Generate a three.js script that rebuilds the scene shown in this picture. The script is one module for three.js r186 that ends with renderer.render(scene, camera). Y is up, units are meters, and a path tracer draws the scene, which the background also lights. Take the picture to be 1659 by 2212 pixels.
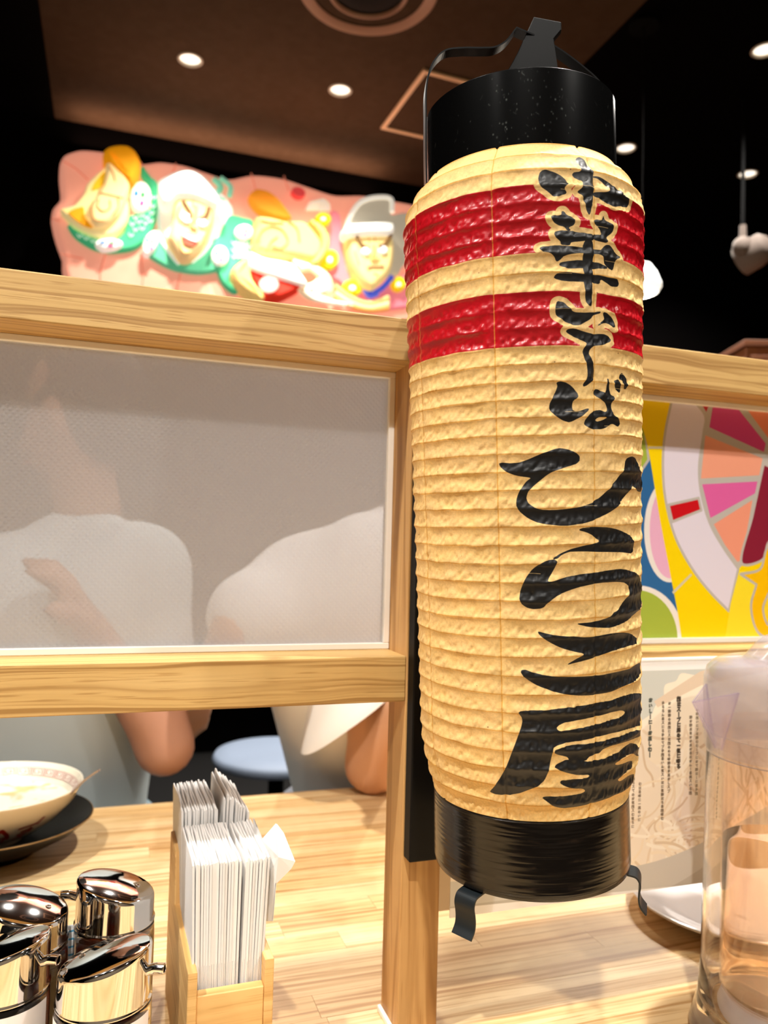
import * as THREE from 'three';
import { RoundedBoxGeometry } from 'three/addons/geometries/RoundedBoxGeometry.js';
import { MarchingCubes } from 'three/addons/objects/MarchingCubes.js';
import { mergeGeometries, mergeVertices } from 'three/addons/utils/BufferGeometryUtils.js';
import { RectAreaLightUniformsLib } from 'three/addons/lights/RectAreaLightUniformsLib.js';

// ---------------------------------------------------------------- camera, exposure, lights
const W = 1659, H = 2212, F = 1700;                       // picture frame and focal length in pixels
const YAW = .3302, PITCH = .0436, ROLL = .0258;
const TABLE_Y = .72, EYE = new THREE.Vector3(0, TABLE_Y + .4037, .6224);
const CEIL_Y = 2.7;
const scene = new THREE.Scene();
scene.background = new THREE.Color(0, 0, 0);
const renderer = new THREE.WebGLRenderer({ antialias: true });
renderer.toneMapping = THREE.LinearToneMapping;
renderer.toneMappingExposure = 1.0;
renderer.shadowMap.enabled = true;
RectAreaLightUniformsLib.init();
const fwd = new THREE.Vector3(Math.sin(YAW) * Math.cos(PITCH), Math.sin(PITCH), -Math.cos(YAW) * Math.cos(PITCH));
const rgt0 = new THREE.Vector3(Math.cos(YAW), 0, Math.sin(YAW)), up0 = rgt0.clone().cross(fwd);
const rgt = rgt0.clone().multiplyScalar(Math.cos(ROLL)).addScaledVector(up0, Math.sin(ROLL));
const upv = rgt0.clone().multiplyScalar(-Math.sin(ROLL)).addScaledVector(up0, Math.cos(ROLL));
const camera = new THREE.PerspectiveCamera(2 * Math.atan(H / 2 / F) * 180 / Math.PI, W / H, .02, 30);
camera.quaternion.setFromRotationMatrix(new THREE.Matrix4().makeBasis(rgt, upv, fwd.clone().negate()));
camera.position.copy(EYE);
camera.focus = .53; camera.userData.fStop = 7.5;
scene.add(camera);
// measuring helpers: a point of the photograph at a depth, or on a plane of the room
const ray = (x, y) => fwd.clone().addScaledVector(rgt, (x - W / 2) / F).addScaledVector(upv, -(y - H / 2) / F);
const at = (x, y, d) => EYE.clone().addScaledVector(ray(x, y), d);
const onY = (x, y, h) => { const r = ray(x, y); return at(x, y, (h - EYE.y) / r.y); };
const onZ = (x, y, z) => { const r = ray(x, y); return at(x, y, (z - EYE.z) / r.z); };

// ceiling downlights: [x, z, strength]; the first five are in the picture
const seen = [[411, 129], [735, 195], [1352, 320], [1615, 376], [1652, 108]].map(([x, y]) => onY(x, y, CEIL_Y));
const LAMPS = [...seen.map((p, i) => [p.x, p.z, [8, 8, 12, 12, 12][i]]), [-.75, .25, 13], [.75, .15, 15], [-.2, 1.2, 15], [1.2, 1.3, 12], [-1.5, 1.3, 9]];
const LAMP_COLOR = new THREE.Color(1, .95, .88);

// ---------------------------------------------------------------- small helpers
let seedN = 7;
const rnd = () => { seedN = (seedN * 1664525 + 1013904223) >>> 0; return seedN / 4294967296; };
const rr = (a, b) => a + (b - a) * rnd();
const clamp = (x, a = 0, b = 1) => Math.min(b, Math.max(a, x));
const mix = (a, b, t) => a + (b - a) * t;
const sm = (a, b, x) => { const t = clamp((x - a) / (b - a)); return t * t * (3 - 2 * t); };
const hash = (x, y, s = 0) => { let h = (x * 374761393 + y * 668265263 + s * 974634777) | 0; h = Math.imul(h ^ (h >>> 13), 1274126177); return ((h ^ (h >>> 16)) >>> 0) / 4294967296; };
function vnoise(x, y, px = 0, py = 0, s = 0) {             // value noise, repeating every px, py cells
  const xi = Math.floor(x), yi = Math.floor(y), fx = x - xi, fy = y - yi;
  const w = (v, p) => (p ? ((v % p) + p) % p : v);
  const u = fx * fx * (3 - 2 * fx), v = fy * fy * (3 - 2 * fy);
  const a = hash(w(xi, px), w(yi, py), s), b = hash(w(xi + 1, px), w(yi, py), s), c = hash(w(xi, px), w(yi + 1, py), s), d = hash(w(xi + 1, px), w(yi + 1, py), s);
  return mix(mix(a, b, u), mix(c, d, u), v);
}
const fbm = (x, y, px, py, s, n = 3) => { let t = 0, a = .5, k = 1; for (let i = 0; i < n; i++) { t += a * vnoise(x * k, y * k, px * k, py * k, s + i); a *= .5; k *= 2; } return t / (1 - Math.pow(.5, n)); };
function dataTex(n, m, fn, srgb = true) {
  const d = new Uint8Array(n * m * 4);
  for (let j = 0; j < m; j++) for (let i = 0; i < n; i++) {
    const c = fn(i / n, j / m), o = (j * n + i) * 4;
    if (typeof c === 'number') d[o] = d[o + 1] = d[o + 2] = clamp(c) * 255; else for (let k = 0; k < 3; k++) d[o + k] = clamp(c[k], 0, 255);
    d[o + 3] = 255;
  }
  const t = new THREE.DataTexture(d, n, m);
  t.wrapS = t.wrapT = THREE.RepeatWrapping; t.magFilter = THREE.LinearFilter; t.minFilter = THREE.LinearMipmapLinearFilter; t.generateMipmaps = true;
  if (srgb) t.colorSpace = THREE.SRGBColorSpace;
  t.needsUpdate = true;
  return t;
}
function canvasTex(w, h, draw, srgb = true) {
  const c = document.createElement('canvas'); c.width = w; c.height = h;
  const g = c.getContext('2d'); draw(g, w, h);
  const t = new THREE.CanvasTexture(c); if (srgb) t.colorSpace = THREE.SRGBColorSpace;
  t.anisotropy = 8;
  return t;
}
const lerp3 = (a, b, t) => [mix(a[0], b[0], t), mix(a[1], b[1], t), mix(a[2], b[2], t)];
function woodTex(base, dark, light, seed, lines = 26, cath = 0) {   // grain runs along u
  return dataTex(512, 512, (u, v) => {
    const bend = (fbm(u * 3, v * 4, 3, 4, seed) - .5) * (.06 + cath * .3);
    const ring = vnoise(u * 2, (v + bend) * lines, 2, lines, seed + 9) * .6 + vnoise(u * 4, (v + bend) * lines * 2.5, 4, Math.round(lines * 2.5), seed + 17) * .4;
    const pore = vnoise(u * 18, v * 190, 18, 190, seed + 31);
    const broad = fbm(u * 2, v * 5, 2, 5, seed + 5);
    let c = lerp3(base, dark, sm(.42, .85, ring) * .85);
    c = lerp3(c, light, sm(.5, .9, broad) * .45);
    return lerp3(c, dark, sm(.72, .98, pore) * .5);
  });
}
function std(color, roughness = .6, extra = {}) { return new THREE.MeshStandardMaterial({ color, roughness, ...extra }); }
function phys(color, roughness = .3, extra = {}) { return new THREE.MeshPhysicalMaterial({ color, roughness, ...extra }); }
const names = {};
function numbered(n) { const k = names[n] = (names[n] ?? -1) + 1; return k ? `${n}_${String(k).padStart(3, '0')}` : n; }
function shade(o) { o.castShadow = o.receiveShadow = true; return o; }
function tag(o, label, category, group) { o.userData = { label, category }; if (group) o.userData.group = group; return o; }
function thing(name, label, category, pos = [0, 0, 0], turn = 0, group) {
  const o = new THREE.Group(); o.name = numbered(name); scene.add(o);
  o.position.set(...(pos.isVector3 ? pos.toArray() : pos)); o.rotation.y = turn;
  return tag(o, label, category, group);
}
function mesh(name, geo, mat, parent = scene, pos) {
  if (Array.isArray(geo)) geo = merge(geo);
  const m = shade(new THREE.Mesh(geo, mat)); m.name = parent === scene ? numbered(name) : name; parent.add(m);
  if (pos) m.position.set(...(pos.isVector3 ? pos.toArray() : pos));
  return m;
}
function struct(name, geo, mat, parent = scene, pos) { const m = mesh(name, geo, mat, parent, pos); if (parent === scene) m.userData.kind = 'structure'; return m; }
function merge(list) {
  list = list.map((g) => { g = g.index ? g.toNonIndexed() : g; for (const k of Object.keys(g.attributes)) if (!['position', 'normal', 'uv'].includes(k)) g.deleteAttribute(k); if (!g.attributes.uv) g.setAttribute('uv', new THREE.BufferAttribute(new Float32Array(g.attributes.position.count * 2), 2)); return g; });
  return mergeGeometries(list);
}
// box between two corners, with softened edges and uv in metres: grain axis 'x', 'y' or 'z'
function box(x0, x1, y0, y1, z0, z1, r = .0015, grain = 'x', scale = [.5, .14]) {
  const g = new RoundedBoxGeometry(x1 - x0, y1 - y0, z1 - z0, 2, r);
  g.translate((x0 + x1) / 2, (y0 + y1) / 2, (z0 + z1) / 2);
  return grainUV(g, grain, scale);
}
function grainUV(g, grain = 'x', scale = [.5, .14]) {
  if (g.index) g = g.toNonIndexed();
  const p = g.attributes.position, n = g.attributes.normal, uv = new Float32Array(p.count * 2), o1 = rnd() * 3, o2 = rnd() * 3;
  for (let i = 0; i < p.count; i++) {
    const P = { x: p.getX(i), y: p.getY(i), z: p.getZ(i) }, N = { x: Math.abs(n.getX(i)), y: Math.abs(n.getY(i)), z: Math.abs(n.getZ(i)) };
    const others = ['x', 'y', 'z'].filter((k) => k !== grain);
    const across = N[others[0]] > N[others[1]] ? P[others[1]] : P[others[0]];
    uv[2 * i] = P[grain] / scale[0] + o1; uv[2 * i + 1] = across / scale[1] + o2;
  }
  g.setAttribute('uv', new THREE.BufferAttribute(uv, 2));
  return g;
}
function lathe(pts, seg = 64, mod) { return new THREE.LatheGeometry(pts.map(([r, y]) => new THREE.Vector2(Math.max(r, 1e-5), y)), seg); }
function tube(pts, r, seg = 32, rad = 8) { return new THREE.TubeGeometry(new THREE.CatmullRomCurve3(pts.map((p) => (p.isVector3 ? p : new THREE.Vector3(...p)))), seg, r, rad, false); }
// a strip of sheet metal along a path, w wide in direction side, t thick
function ribbon(pts, side, w, t) {
  const n = pts.length, s = side.clone().normalize(), pos = [], idx = [];
  pts.forEach((p, i) => {
    const tan = pts[Math.min(n - 1, i + 1)].clone().sub(pts[Math.max(0, i - 1)]).normalize(), nor = tan.clone().cross(s).normalize();
    for (const [a, b] of [[-1, -1], [1, -1], [1, 1], [-1, 1]]) pos.push(...p.clone().addScaledVector(s, a * w / 2).addScaledVector(nor, b * t / 2).toArray());
  });
  for (let i = 0; i < n - 1; i++) for (let k = 0; k < 4; k++) { const a = i * 4 + k, b = i * 4 + (k + 1) % 4; idx.push(a, b, b + 4, a, b + 4, a + 4); }
  const e = (n - 1) * 4; idx.push(0, 2, 1, 0, 3, 2, e, e + 1, e + 2, e, e + 2, e + 3);
  let g = new THREE.BufferGeometry(); g.setAttribute('position', new THREE.Float32BufferAttribute(pos, 3)); g.setIndex(idx);
  g = g.toNonIndexed(); g.computeVertexNormals();
  return g;
}
const smoothPath = (pts, n = 40) => new THREE.CatmullRomCurve3(pts).getPoints(n);

// ---------------------------------------------------------------- materials
const oakT = woodTex([201, 164, 102], [150, 110, 56], [220, 188, 130], 3, 44, .25);
const oak = std(0xffffff, .55, { map: oakT, bumpMap: oakT, bumpScale: .00025 });
const postT = woodTex([198, 154, 96], [156, 110, 56], [212, 172, 112], 21, 9, 1);
const postWood = std(0xffffff, .55, { map: postT });
const boxT = woodTex([232, 190, 124], [196, 146, 82], [242, 208, 150], 40, 12, .4);
const boxWood = std(0xffffff, .5, { map: boxT });
const tableTs = [0, 1, 2].map((k) => woodTex([[226, 192, 140], [234, 203, 152], [219, 182, 126]][k], [[178, 130, 76], [188, 142, 88], [168, 120, 68]][k], [244, 220, 176], 60 + k * 7, 22, .2));
const tableWoods = tableTs.map((t) => phys(0xffffff, .42, { map: t, clearcoat: .15, clearcoatRoughness: .35 }));
const black = phys(0x040404, .9, { specularIntensity: .15 });
const whitePlastic = std(0xf4f1ea, .4);
const chrome = std(0xd8d6d4, .06, { metalness: 1 });
// ---------------------------------------------------------------- the room
const ROOM = { x0: -3.2, x1: 3.6, z0: -3.7, z1: 2.5 };
const floorT = dataTex(256, 256, (u, v) => { const n = fbm(u * 8, v * 8, 8, 8, 2) * 14; return [20 + n, 18 + n, 17 + n]; });
const darkPaint = phys(0x040303, .95, { specularIntensity: .05 }), brownPaintT = dataTex(256, 256, (u, v) => { const n = (fbm(u * 40, v * 40, 40, 40, 6) - .5) * 10; return [66 + n, 49 + n, 35 + n]; });
const brownPaint = phys(0xffffff, .9, { map: brownPaintT, specularIntensity: .2 });
const plaster = std(0x9c8d78, .9);
{
  const { x0, x1, z0, z1 } = ROOM;
  struct('floor', new THREE.BoxGeometry(x1 - x0, .1, z1 - z0).translate((x0 + x1) / 2, -.05, (z0 + z1) / 2), std(0xffffff, .7, { map: floorT }));
  struct('wall_back', new THREE.BoxGeometry(x1 - x0, CEIL_Y, .1).translate((x0 + x1) / 2, CEIL_Y / 2, z0 - .05), darkPaint);
  struct('wall_left', new THREE.BoxGeometry(.1, CEIL_Y, z1 - z0).translate(x0 - .05, CEIL_Y / 2, (z0 + z1) / 2), darkPaint);
  struct('wall_right', new THREE.BoxGeometry(.1, CEIL_Y, z1 - z0).translate(x1 + .05, CEIL_Y / 2, (z0 + z1) / 2), darkPaint);
  struct('wall_front', new THREE.BoxGeometry(x1 - x0, CEIL_Y, .1).translate((x0 + x1) / 2, CEIL_Y / 2, z1 + .05), plaster);
}
// ceiling: a brown painted field on the left, black on the right, with round holes for the downlights
const bulkZ = onY(520, 330, CEIL_Y).z, splitX = onY(1150, 250, CEIL_Y).x;
function slab(xa, xb, za, zb, holes) {
  const s = new THREE.Shape(); s.moveTo(xa, -za); s.lineTo(xb, -za); s.lineTo(xb, -zb); s.lineTo(xa, -zb); s.closePath();
  for (const [x, z, r] of holes) if (x > xa && x < xb && z > za && z < zb) { const h = new THREE.Path(); h.absarc(x, -z, r, 0, Math.PI * 2, true); s.holes.push(h); }
  const g = new THREE.ExtrudeGeometry(s, { depth: .08, bevelEnabled: false, curveSegments: 24 }); g.rotateX(-Math.PI / 2); g.translate(0, CEIL_Y, 0);
  const p = g.attributes.position, uv = g.attributes.uv; for (let i = 0; i < p.count; i++) uv.setXY(i, p.getX(i), p.getZ(i));
  return g;
}
const lampHoles = LAMPS.map(([x, z]) => [x, z, .034]);
const leftX = onY(118, 250, CEIL_Y).x;
struct('ceiling', slab(ROOM.x0, leftX, ROOM.z0, ROOM.z1, lampHoles), darkPaint);
struct('ceiling', slab(leftX, splitX, ROOM.z0, ROOM.z1, lampHoles), brownPaint);
struct('ceiling', slab(splitX, ROOM.x1, ROOM.z0, ROOM.z1, lampHoles), darkPaint);
struct('trim_1', new THREE.BoxGeometry(ROOM.x1 - ROOM.x0, .9, .16).translate((ROOM.x0 + ROOM.x1) / 2, CEIL_Y - .45, bulkZ - .08), darkPaint);   // black bulkhead under the ceiling

// downlights: a rim, a recessed glowing disc and a lamp just under it
const lampNames = ['leftmost round white ceiling downlight over the glowing paper float', 'round white ceiling downlight between the leftmost one and the square hatch', 'round white downlight half hidden by the black top hoop of the lantern', 'small round white downlight alone on the black ceiling right of the lantern', 'bright round downlight cut off by the upper right picture edge'];
const rimM = std(0xbdb6a8, .4), glowM = new THREE.MeshStandardMaterial({ color: 0xffffff, emissive: 0xfff4e2, emissiveIntensity: 1.6 });
LAMPS.forEach(([x, z, cd], i) => {
  const t = thing('ceiling_downlight', lampNames[i] ?? 'round ceiling downlight out of the picture above the seats', 'downlight', [x, CEIL_Y, z], 0, i < 5 ? undefined : 'downlights outside the picture');
  mesh('rim', lathe([[.033, .004], [.0335, -.003], [.037, -.004], [.041, -.001], [.0395, 0]], 40), rimM, t);
  mesh('housing', lathe([[.0332, .002], [.0332, .05], [.001, .05]], 40), std(0xe8e4da, .5), t);
  mesh('lens', new THREE.CylinderGeometry(.032, .032, .003, 40).translate(0, .006, 0), glowM, t);
  const s = new THREE.SpotLight(LAMP_COLOR, cd, 0, 1.15, .55, 2); s.name = 'lamp'; s.castShadow = true; s.shadow.radius = 1.6; s.shadow.mapSize.set(1024, 1024);
  s.position.set(0, -.004, 0); s.target.position.set(0, -2, 0); t.add(s, s.target);
});

// ceiling hatch, air diffuser, spotlight, pendant
{
  const A = onY(915, 147, CEIL_Y), B = onY(822, 274, CEIL_Y);
  const L = A.distanceTo(B), dir = B.clone().sub(A).normalize(), side = new THREE.Vector3(-dir.z, 0, dir.x); if (side.x < 0) side.negate();
  const hatch = thing('access_hatch', 'square ceiling hatch with a pale metal frame beside the lantern top', 'hatch', A.clone().addScaledVector(dir, L / 2).addScaledVector(side, L / 2).setY(CEIL_Y - .004), Math.atan2(-dir.z, dir.x) );
  const fm = std(0xe0bd98, .5), h = L / 2, w = .016;
  for (const [a, b, c, d] of [[-h, h, -h, -h + w], [-h, h, h - w, h], [-h, -h + w, -h + w, h - w], [h - w, h, -h + w, h - w]]) mesh('frame_bar', box(a, b, -.005, .004, c, d, .0015), fm, hatch);
  mesh('panel', new THREE.BoxGeometry(L - 2 * w, .003, L - 2 * w).translate(0, .0015, 0), brownPaint, hatch);
  const c = onY(796, -28, CEIL_Y);
  const vent = thing('air_diffuser', 'large round dark ceiling air diffuser with concentric rings at the top edge', 'vent', [c.x, CEIL_Y, c.z]);
  const vm = phys(0x050404, .7, { specularIntensity: .2 }), v2 = std(0x9a7058, .5);
  mesh('outer_ring', lathe([[.165, -.002], [.195, -.012], [.2, -.006], [.2, 0]], 72), v2, vent);
  mesh('throat', lathe([[.166, -.003], [.15, .03], [.12, .05], [.001, .05]], 72), vm, vent);
  mesh('inner_ring', lathe([[.104, -.006], [.108, -.016], [.116, -.014], [.118, -.006], [.11, .02]], 72), v2, vent);
  mesh('cone', lathe([[.106, -.007], [.07, -.012], [.03, -.005], [.001, -.003]], 64), vm, vent);
}
{
  const p = at(1622, 540, 2.7);
  const s = thing('ceiling_spotlight', 'unlit pale round spotlight hanging on a short stem at the right edge', 'spotlight', p);
  const m = std(0x4a3e36, .85);
  mesh('head', [lathe([[.001, .06], [.03, .058], [.05, .04], [.055, 0], [.052, -.05], [.04, -.05], [.038, -.03], [.001, -.028]], 36).rotateX(1.2).rotateY(.35).translate(.012, -.01, 0)], m, s);
  mesh('bracket', [new THREE.SphereGeometry(.036, 24, 16).scale(1, 1, .9).translate(-.035, .005, 0), new THREE.CylinderGeometry(.011, .013, .06, 16).translate(-.035, .05, 0)], m, s);
  mesh('stem', new THREE.CylinderGeometry(.006, .006, CEIL_Y - p.y - .07, 12).translate(-.035, .07 + (CEIL_Y - p.y - .07) / 2, 0), black, s);
  const q = at(1384, 612, 2.3);
  const pd = thing('pendant_lamp', 'glowing white cone pendant lamp half hidden behind the right side of the lantern', 'pendant lamp', q);
  const em = new THREE.MeshStandardMaterial({ color: 0xffffff, emissive: 0xfff6e6, emissiveIntensity: 1.1, roughness: .6, side: THREE.DoubleSide });
  mesh('lamp_shade', lathe([[.012, .062], [.028, .055], [.045, .03], [.058, -.002], [.059, -.012], [.05, -.028], [.03, -.036], [.001, -.038]], 40), em, pd);
  mesh('cord', new THREE.CylinderGeometry(.0025, .0025, CEIL_Y - q.y - .06, 8).translate(0, .06 + (CEIL_Y - q.y - .06) / 2, 0), black, pd);
  mesh('canopy', new THREE.CylinderGeometry(.04, .045, .02, 24).translate(0, CEIL_Y - q.y - .01, 0), black, pd);
  const l = new THREE.PointLight(0xfff0da, .8, 0, 2); l.name = 'lamp'; l.castShadow = true; l.position.set(0, -.055, 0); pd.add(l);
}
{ // brown wooden cabinet top far right
  const a = at(1612, 736, 2.6);
  const c = thing('wooden_cabinet', 'brown wooden cabinet far back rising behind the right end of the partition', 'cabinet', [a.x + .42 * Math.cos(.35) + .2 * Math.sin(.35), 0, a.z + .42 * Math.sin(.35) - .2 * Math.cos(.35)], -.35);
  const cm = std(0x6a4414, .7, { map: boxT });
  mesh('body', box(-.42, .42, .06, a.y - .02, -.2, .2, .004, 'y'), cm, c);
  mesh('top_board', box(-.43, .43, a.y - .02, a.y + .002, -.21, .21, .003), cm, c);
  mesh('plinth', box(-.4, .4, 0, .06, -.18, .18, .003), black, c);
  for (const s of [-1, 1]) { const dr = mesh('door', box(s * .21 - .2, s * .21 + .2, .09, a.y - .05, .2, .215, .003, 'y'), cm, c); mesh('handle', box(s * .04 - .006, s * .04 + .006, .8, .9, .215, .235, .003), chrome, dr); }
}

// ---------------------------------------------------------------- the long shared table
const farZ = onY(180, 1747, TABLE_Y).z, nearZ = .42;
{
  const t = thing('dining_table', 'long shared table top of pale striped wood strips under the partition', 'table');
  const x0 = -1.5, x1 = 1.9, rows = 30, dz = (nearZ - farZ) / rows;
  mesh('core', box(x0 + .003, x1 - .003, TABLE_Y - .034, TABLE_Y - .0125, farZ + .003, nearZ - .003, .002), oak, t);
  for (let j = 0; j < rows; j++) {
    let x = x0 - rr(0, .3);
    while (x < x1) {
      const e = Math.min(x + rr(.3, .62), x1), s = Math.max(x, x0);
      if (e - s > .01) {
        const y = TABLE_Y - rnd() * .00025, g = new THREE.BoxGeometry(e - s - .0003, .0125, dz - .0003); g.translate((s + e) / 2, y - .00625, farZ + (j + .5) * dz);
        mesh('plank', grainUV(g, 'x', [.42, .09]), tableWoods[Math.floor(rnd() * 3)], t);
      }
      x = e;
    }
  }
  for (const [x, z] of [[x0 + .15, farZ + .1], [x1 - .15, farZ + .1], [x0 + .15, nearZ - .1], [x1 - .15, nearZ - .1]]) mesh('leg', box(x - .03, x + .03, 0, TABLE_Y - .034, z - .03, z + .03, .003), black, t);
}

// ---------------------------------------------------------------- the partition standing on the table
const T1 = EYE.y + .1945, T2 = EYE.y + .1577, B1 = EYE.y - .0914, B2 = EYE.y - .1294, XL = .2365, XR = .2715, PZ = -.05;
{
  const p = thing('table_partition', 'pale oak partition frame with frosted and printed panels standing on the long table', 'partition');
  const xa = -.95, xb = 1.02, pd = .042;
  for (const [a, b] of [[xa + .035, XL], [XR, xb - .035]]) {
    const off = a > 0 ? .004 : 0;
    mesh('top_rail', box(a, b, T2 + off, T1 + off, -.058, 0, .0012), oak, p);
    mesh('lower_rail', box(a, b, B2, B1, -.058, 0, .0012), oak, p);
    const tr = .0055;
    mesh('panel_trim', box(a, b, B1, B1 + tr, PZ - .004, PZ + .006, .0008), whitePlastic, p);
    mesh('panel_trim', box(a, b, T2 + off - tr, T2 + off, PZ - .004, PZ + .006, .0008), whitePlastic, p);
    mesh('panel_trim', box(a, a + tr, B1 + tr, T2 + off - tr, PZ - .004, PZ + .006, .0008), whitePlastic, p);
    mesh('panel_trim', box(b - tr, b, B1 + tr, T2 + off - tr, PZ - .004, PZ + .006, .0008), whitePlastic, p);
  }
  for (const x of [xa, XL, xb - .035]) mesh('post', [box(x, x + .035, TABLE_Y, T1, -pd, 0, .0012, 'y', [.5, .06]), box(x, x + .035, B2, T1, -.058, -pd + .001, .0012, 'y', [.5, .06])], postWood, p);
  mesh('foot_strip', box(XL - .0035, XL, TABLE_Y, TABLE_Y + .005, -pd, .02, .001), whitePlastic, p).userData.label = 'white strip along the post foot';
  // frosted acrylic with a fine grid of raised dots
  const dots = dataTex(64, 64, (u, v) => { let h = 0; for (const [a, b] of [[0, 0], [.5, .5], [1, 0], [0, 1], [1, 1]]) { const d = Math.hypot(u - a, v - b); h = Math.max(h, 1 - d * 3.2); } return clamp(h); }, false);
  dots.repeat.set(1, 1);
  const fr = phys(0xe6e6e8, .66, { transmission: .9, thickness: 0, ior: 1.3, bumpMap: dots, bumpScale: .0006 });
  const fg = new THREE.BoxGeometry(XL - xa - .045, T2 - B1 - .002, .003).translate((xa + .035 + XL) / 2, (T2 + B1) / 2, PZ);
  mesh('frosted_panel', grainUV(fg, 'x', [.0052, .0052]), fr, p).userData.label = 'dotted frosted see-through panel';
  // printed film: coloured cells with grey outlines
  const px0 = XR + .004, px1 = xb - .039, py0 = B1 + .002, py1 = T2 + .002, PWm = px1 - px0, PHm = py1 - py0;
  const art = canvasTex(2048, Math.round(2048 * PHm / PWm), (g, w, h) => {
    const C = (x, y) => { const q = onZ(1340 + x / 3.072, 700 + y / 3.072, PZ + .002); return [(q.x - px0) / PWm * w, h - (q.y - py0) / PHm * h]; };   // crop pixels measured on the photograph
    const poly = (fill, pts, stroke = 1) => { g.beginPath(); pts.forEach((p, i) => g[i ? 'lineTo' : 'moveTo'](...C(...p))); g.closePath(); g.fillStyle = fill; g.fill(); if (stroke) { g.strokeStyle = '#c4bfb9'; g.lineWidth = 4.2 * stroke; g.lineJoin = 'round'; g.stroke(); } };
    const curve = (pts, k = 12) => { const c = new THREE.CatmullRomCurve3(pts.map(([x, y]) => new THREE.Vector3(x, y, 0))); return c.getPoints(pts.length * k).map((v) => [v.x, v.y]); };
    g.fillStyle = '#ffdf00'; g.fillRect(0, 0, w, h);
    // other cells further along the film
    for (let k = 0; k < 5; k++) { const bx = 1500 + k * 520; poly(['#2f6ba6', '#e77bb4', '#f7a58e', '#a9c04a', '#8c2038'][k], curve([[bx, 560], [bx + 380, 700], [bx + 420, 1500], [bx + 180, 2000], [bx - 60, 1300]]), 1); }
    const edge = curve([[150, 690], [185, 820], [212, 970], [262, 1280], [330, 1640], [380, 1900], [410, 2090]]);
    g.save(); g.beginPath(); [[-400, 500], ...edge, [-400, 2090]].forEach((p, i) => g[i ? 'lineTo' : 'moveTo'](...C(...p))); g.closePath(); g.clip();
    g.fillStyle = '#2f6ba6'; g.fill();
    poly('#a8bd45', [[-300, 500], [140, 500], [190, 900], [150, 960], [-300, 1050]], 2);
    const ell = (fill, cx, cy, rx, ry, s) => poly(fill, [...Array(48)].map((_, i) => [cx + rx * Math.cos(i * Math.PI / 24), cy + ry * Math.sin(i * Math.PI / 24)]), s);
    ell('#f3eee9', 330, 1370, 170, 345, 0); ell('#f0b8d8', 335, 1370, 138, 318, 0);
    ell('#f3eee9', 120, 2080, 300, 345, 0); ell('#a8bd45', 110, 2090, 272, 325, 0);
    g.restore();
    const outer = curve([[345, 500], [300, 720], [285, 900], [300, 1150], [370, 1420], [490, 1640], [600, 1780], [722, 1905]]), inner = curve([[480, 500], [565, 610], [555, 720], [525, 950], [540, 1130], [600, 1330], [690, 1490], [785, 1625]]);
    poly('#ffdf00', [[190, 820], [285, 820], [300, 1150], [290, 1300]], 0);
    poly('#e9e2f2', [...outer, ...inner.slice().reverse()], 2);
    poly('#c4bfb9', [...inner, [985, 1450], [1250, 900], [1250, 480]], 0);
    poly('#cf0f1c', [[322, 1200], [522, 1155], [540, 1235], [348, 1312]], 2);
    poly('#c31f33', [[500, 480], [620, 480], [575, 600]], 2);
    poly('#d94b92', [[620, 480], [740, 480], [800, 570], [975, 790], [960, 860], [585, 690]], 2);
    poly('#f2906f', [[770, 480], [1200, 480], [1200, 900], [985, 770]], 2);
    poly('#f7a98c', [[560, 725], [955, 885], [930, 1012], [528, 1035]], 2);
    poly('#e667ad', [[536, 1055], [922, 1035], [902, 1130], [596, 1300]], 2);
    poly('#f6a084', [[612, 1325], [890, 1150], [815, 1570], [778, 1590], [690, 1470]], 2);
    poly('#8c2038', curve([[955, 925], [1080, 1010], [1150, 1300], [985, 1450], [950, 1560], [812, 1592], [880, 1270]]), 2);
    poly('#ffe82f', [[790, 1640], [735, 1850], [695, 2100], [1400, 2100], [1400, 1640]], 0);
    poly('#ffc800', curve([[800, 1660], [930, 1625], [985, 1480], [1150, 1500], [1250, 1800], [1100, 2080], [930, 2060], [870, 1880], [905, 1730]]), 2);
    poly('#ffe02a', curve([[985, 1790], [950, 1890], [990, 2000], [1060, 1960], [1050, 1830]]), 2);
    g.strokeStyle = '#d9d0b0'; g.lineWidth = 8; for (const [a, b] of [[[190, 820], [285, 820]], [[350, 1785], [475, 1660]]]) { g.beginPath(); g.moveTo(...C(...a)); g.lineTo(...C(...b)); g.stroke(); }
  });
  const pm = phys(0xffffff, .3, { map: art, clearcoat: .4, clearcoatRoughness: .2 });
  const pg = new THREE.BoxGeometry(PWm, PHm, .003);
  mesh('printed_panel', pg.translate(px0 + PWm / 2, py0 + PHm / 2, PZ), pm, p).userData.label = 'film printed with coloured cells and grey outlines';
}
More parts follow.
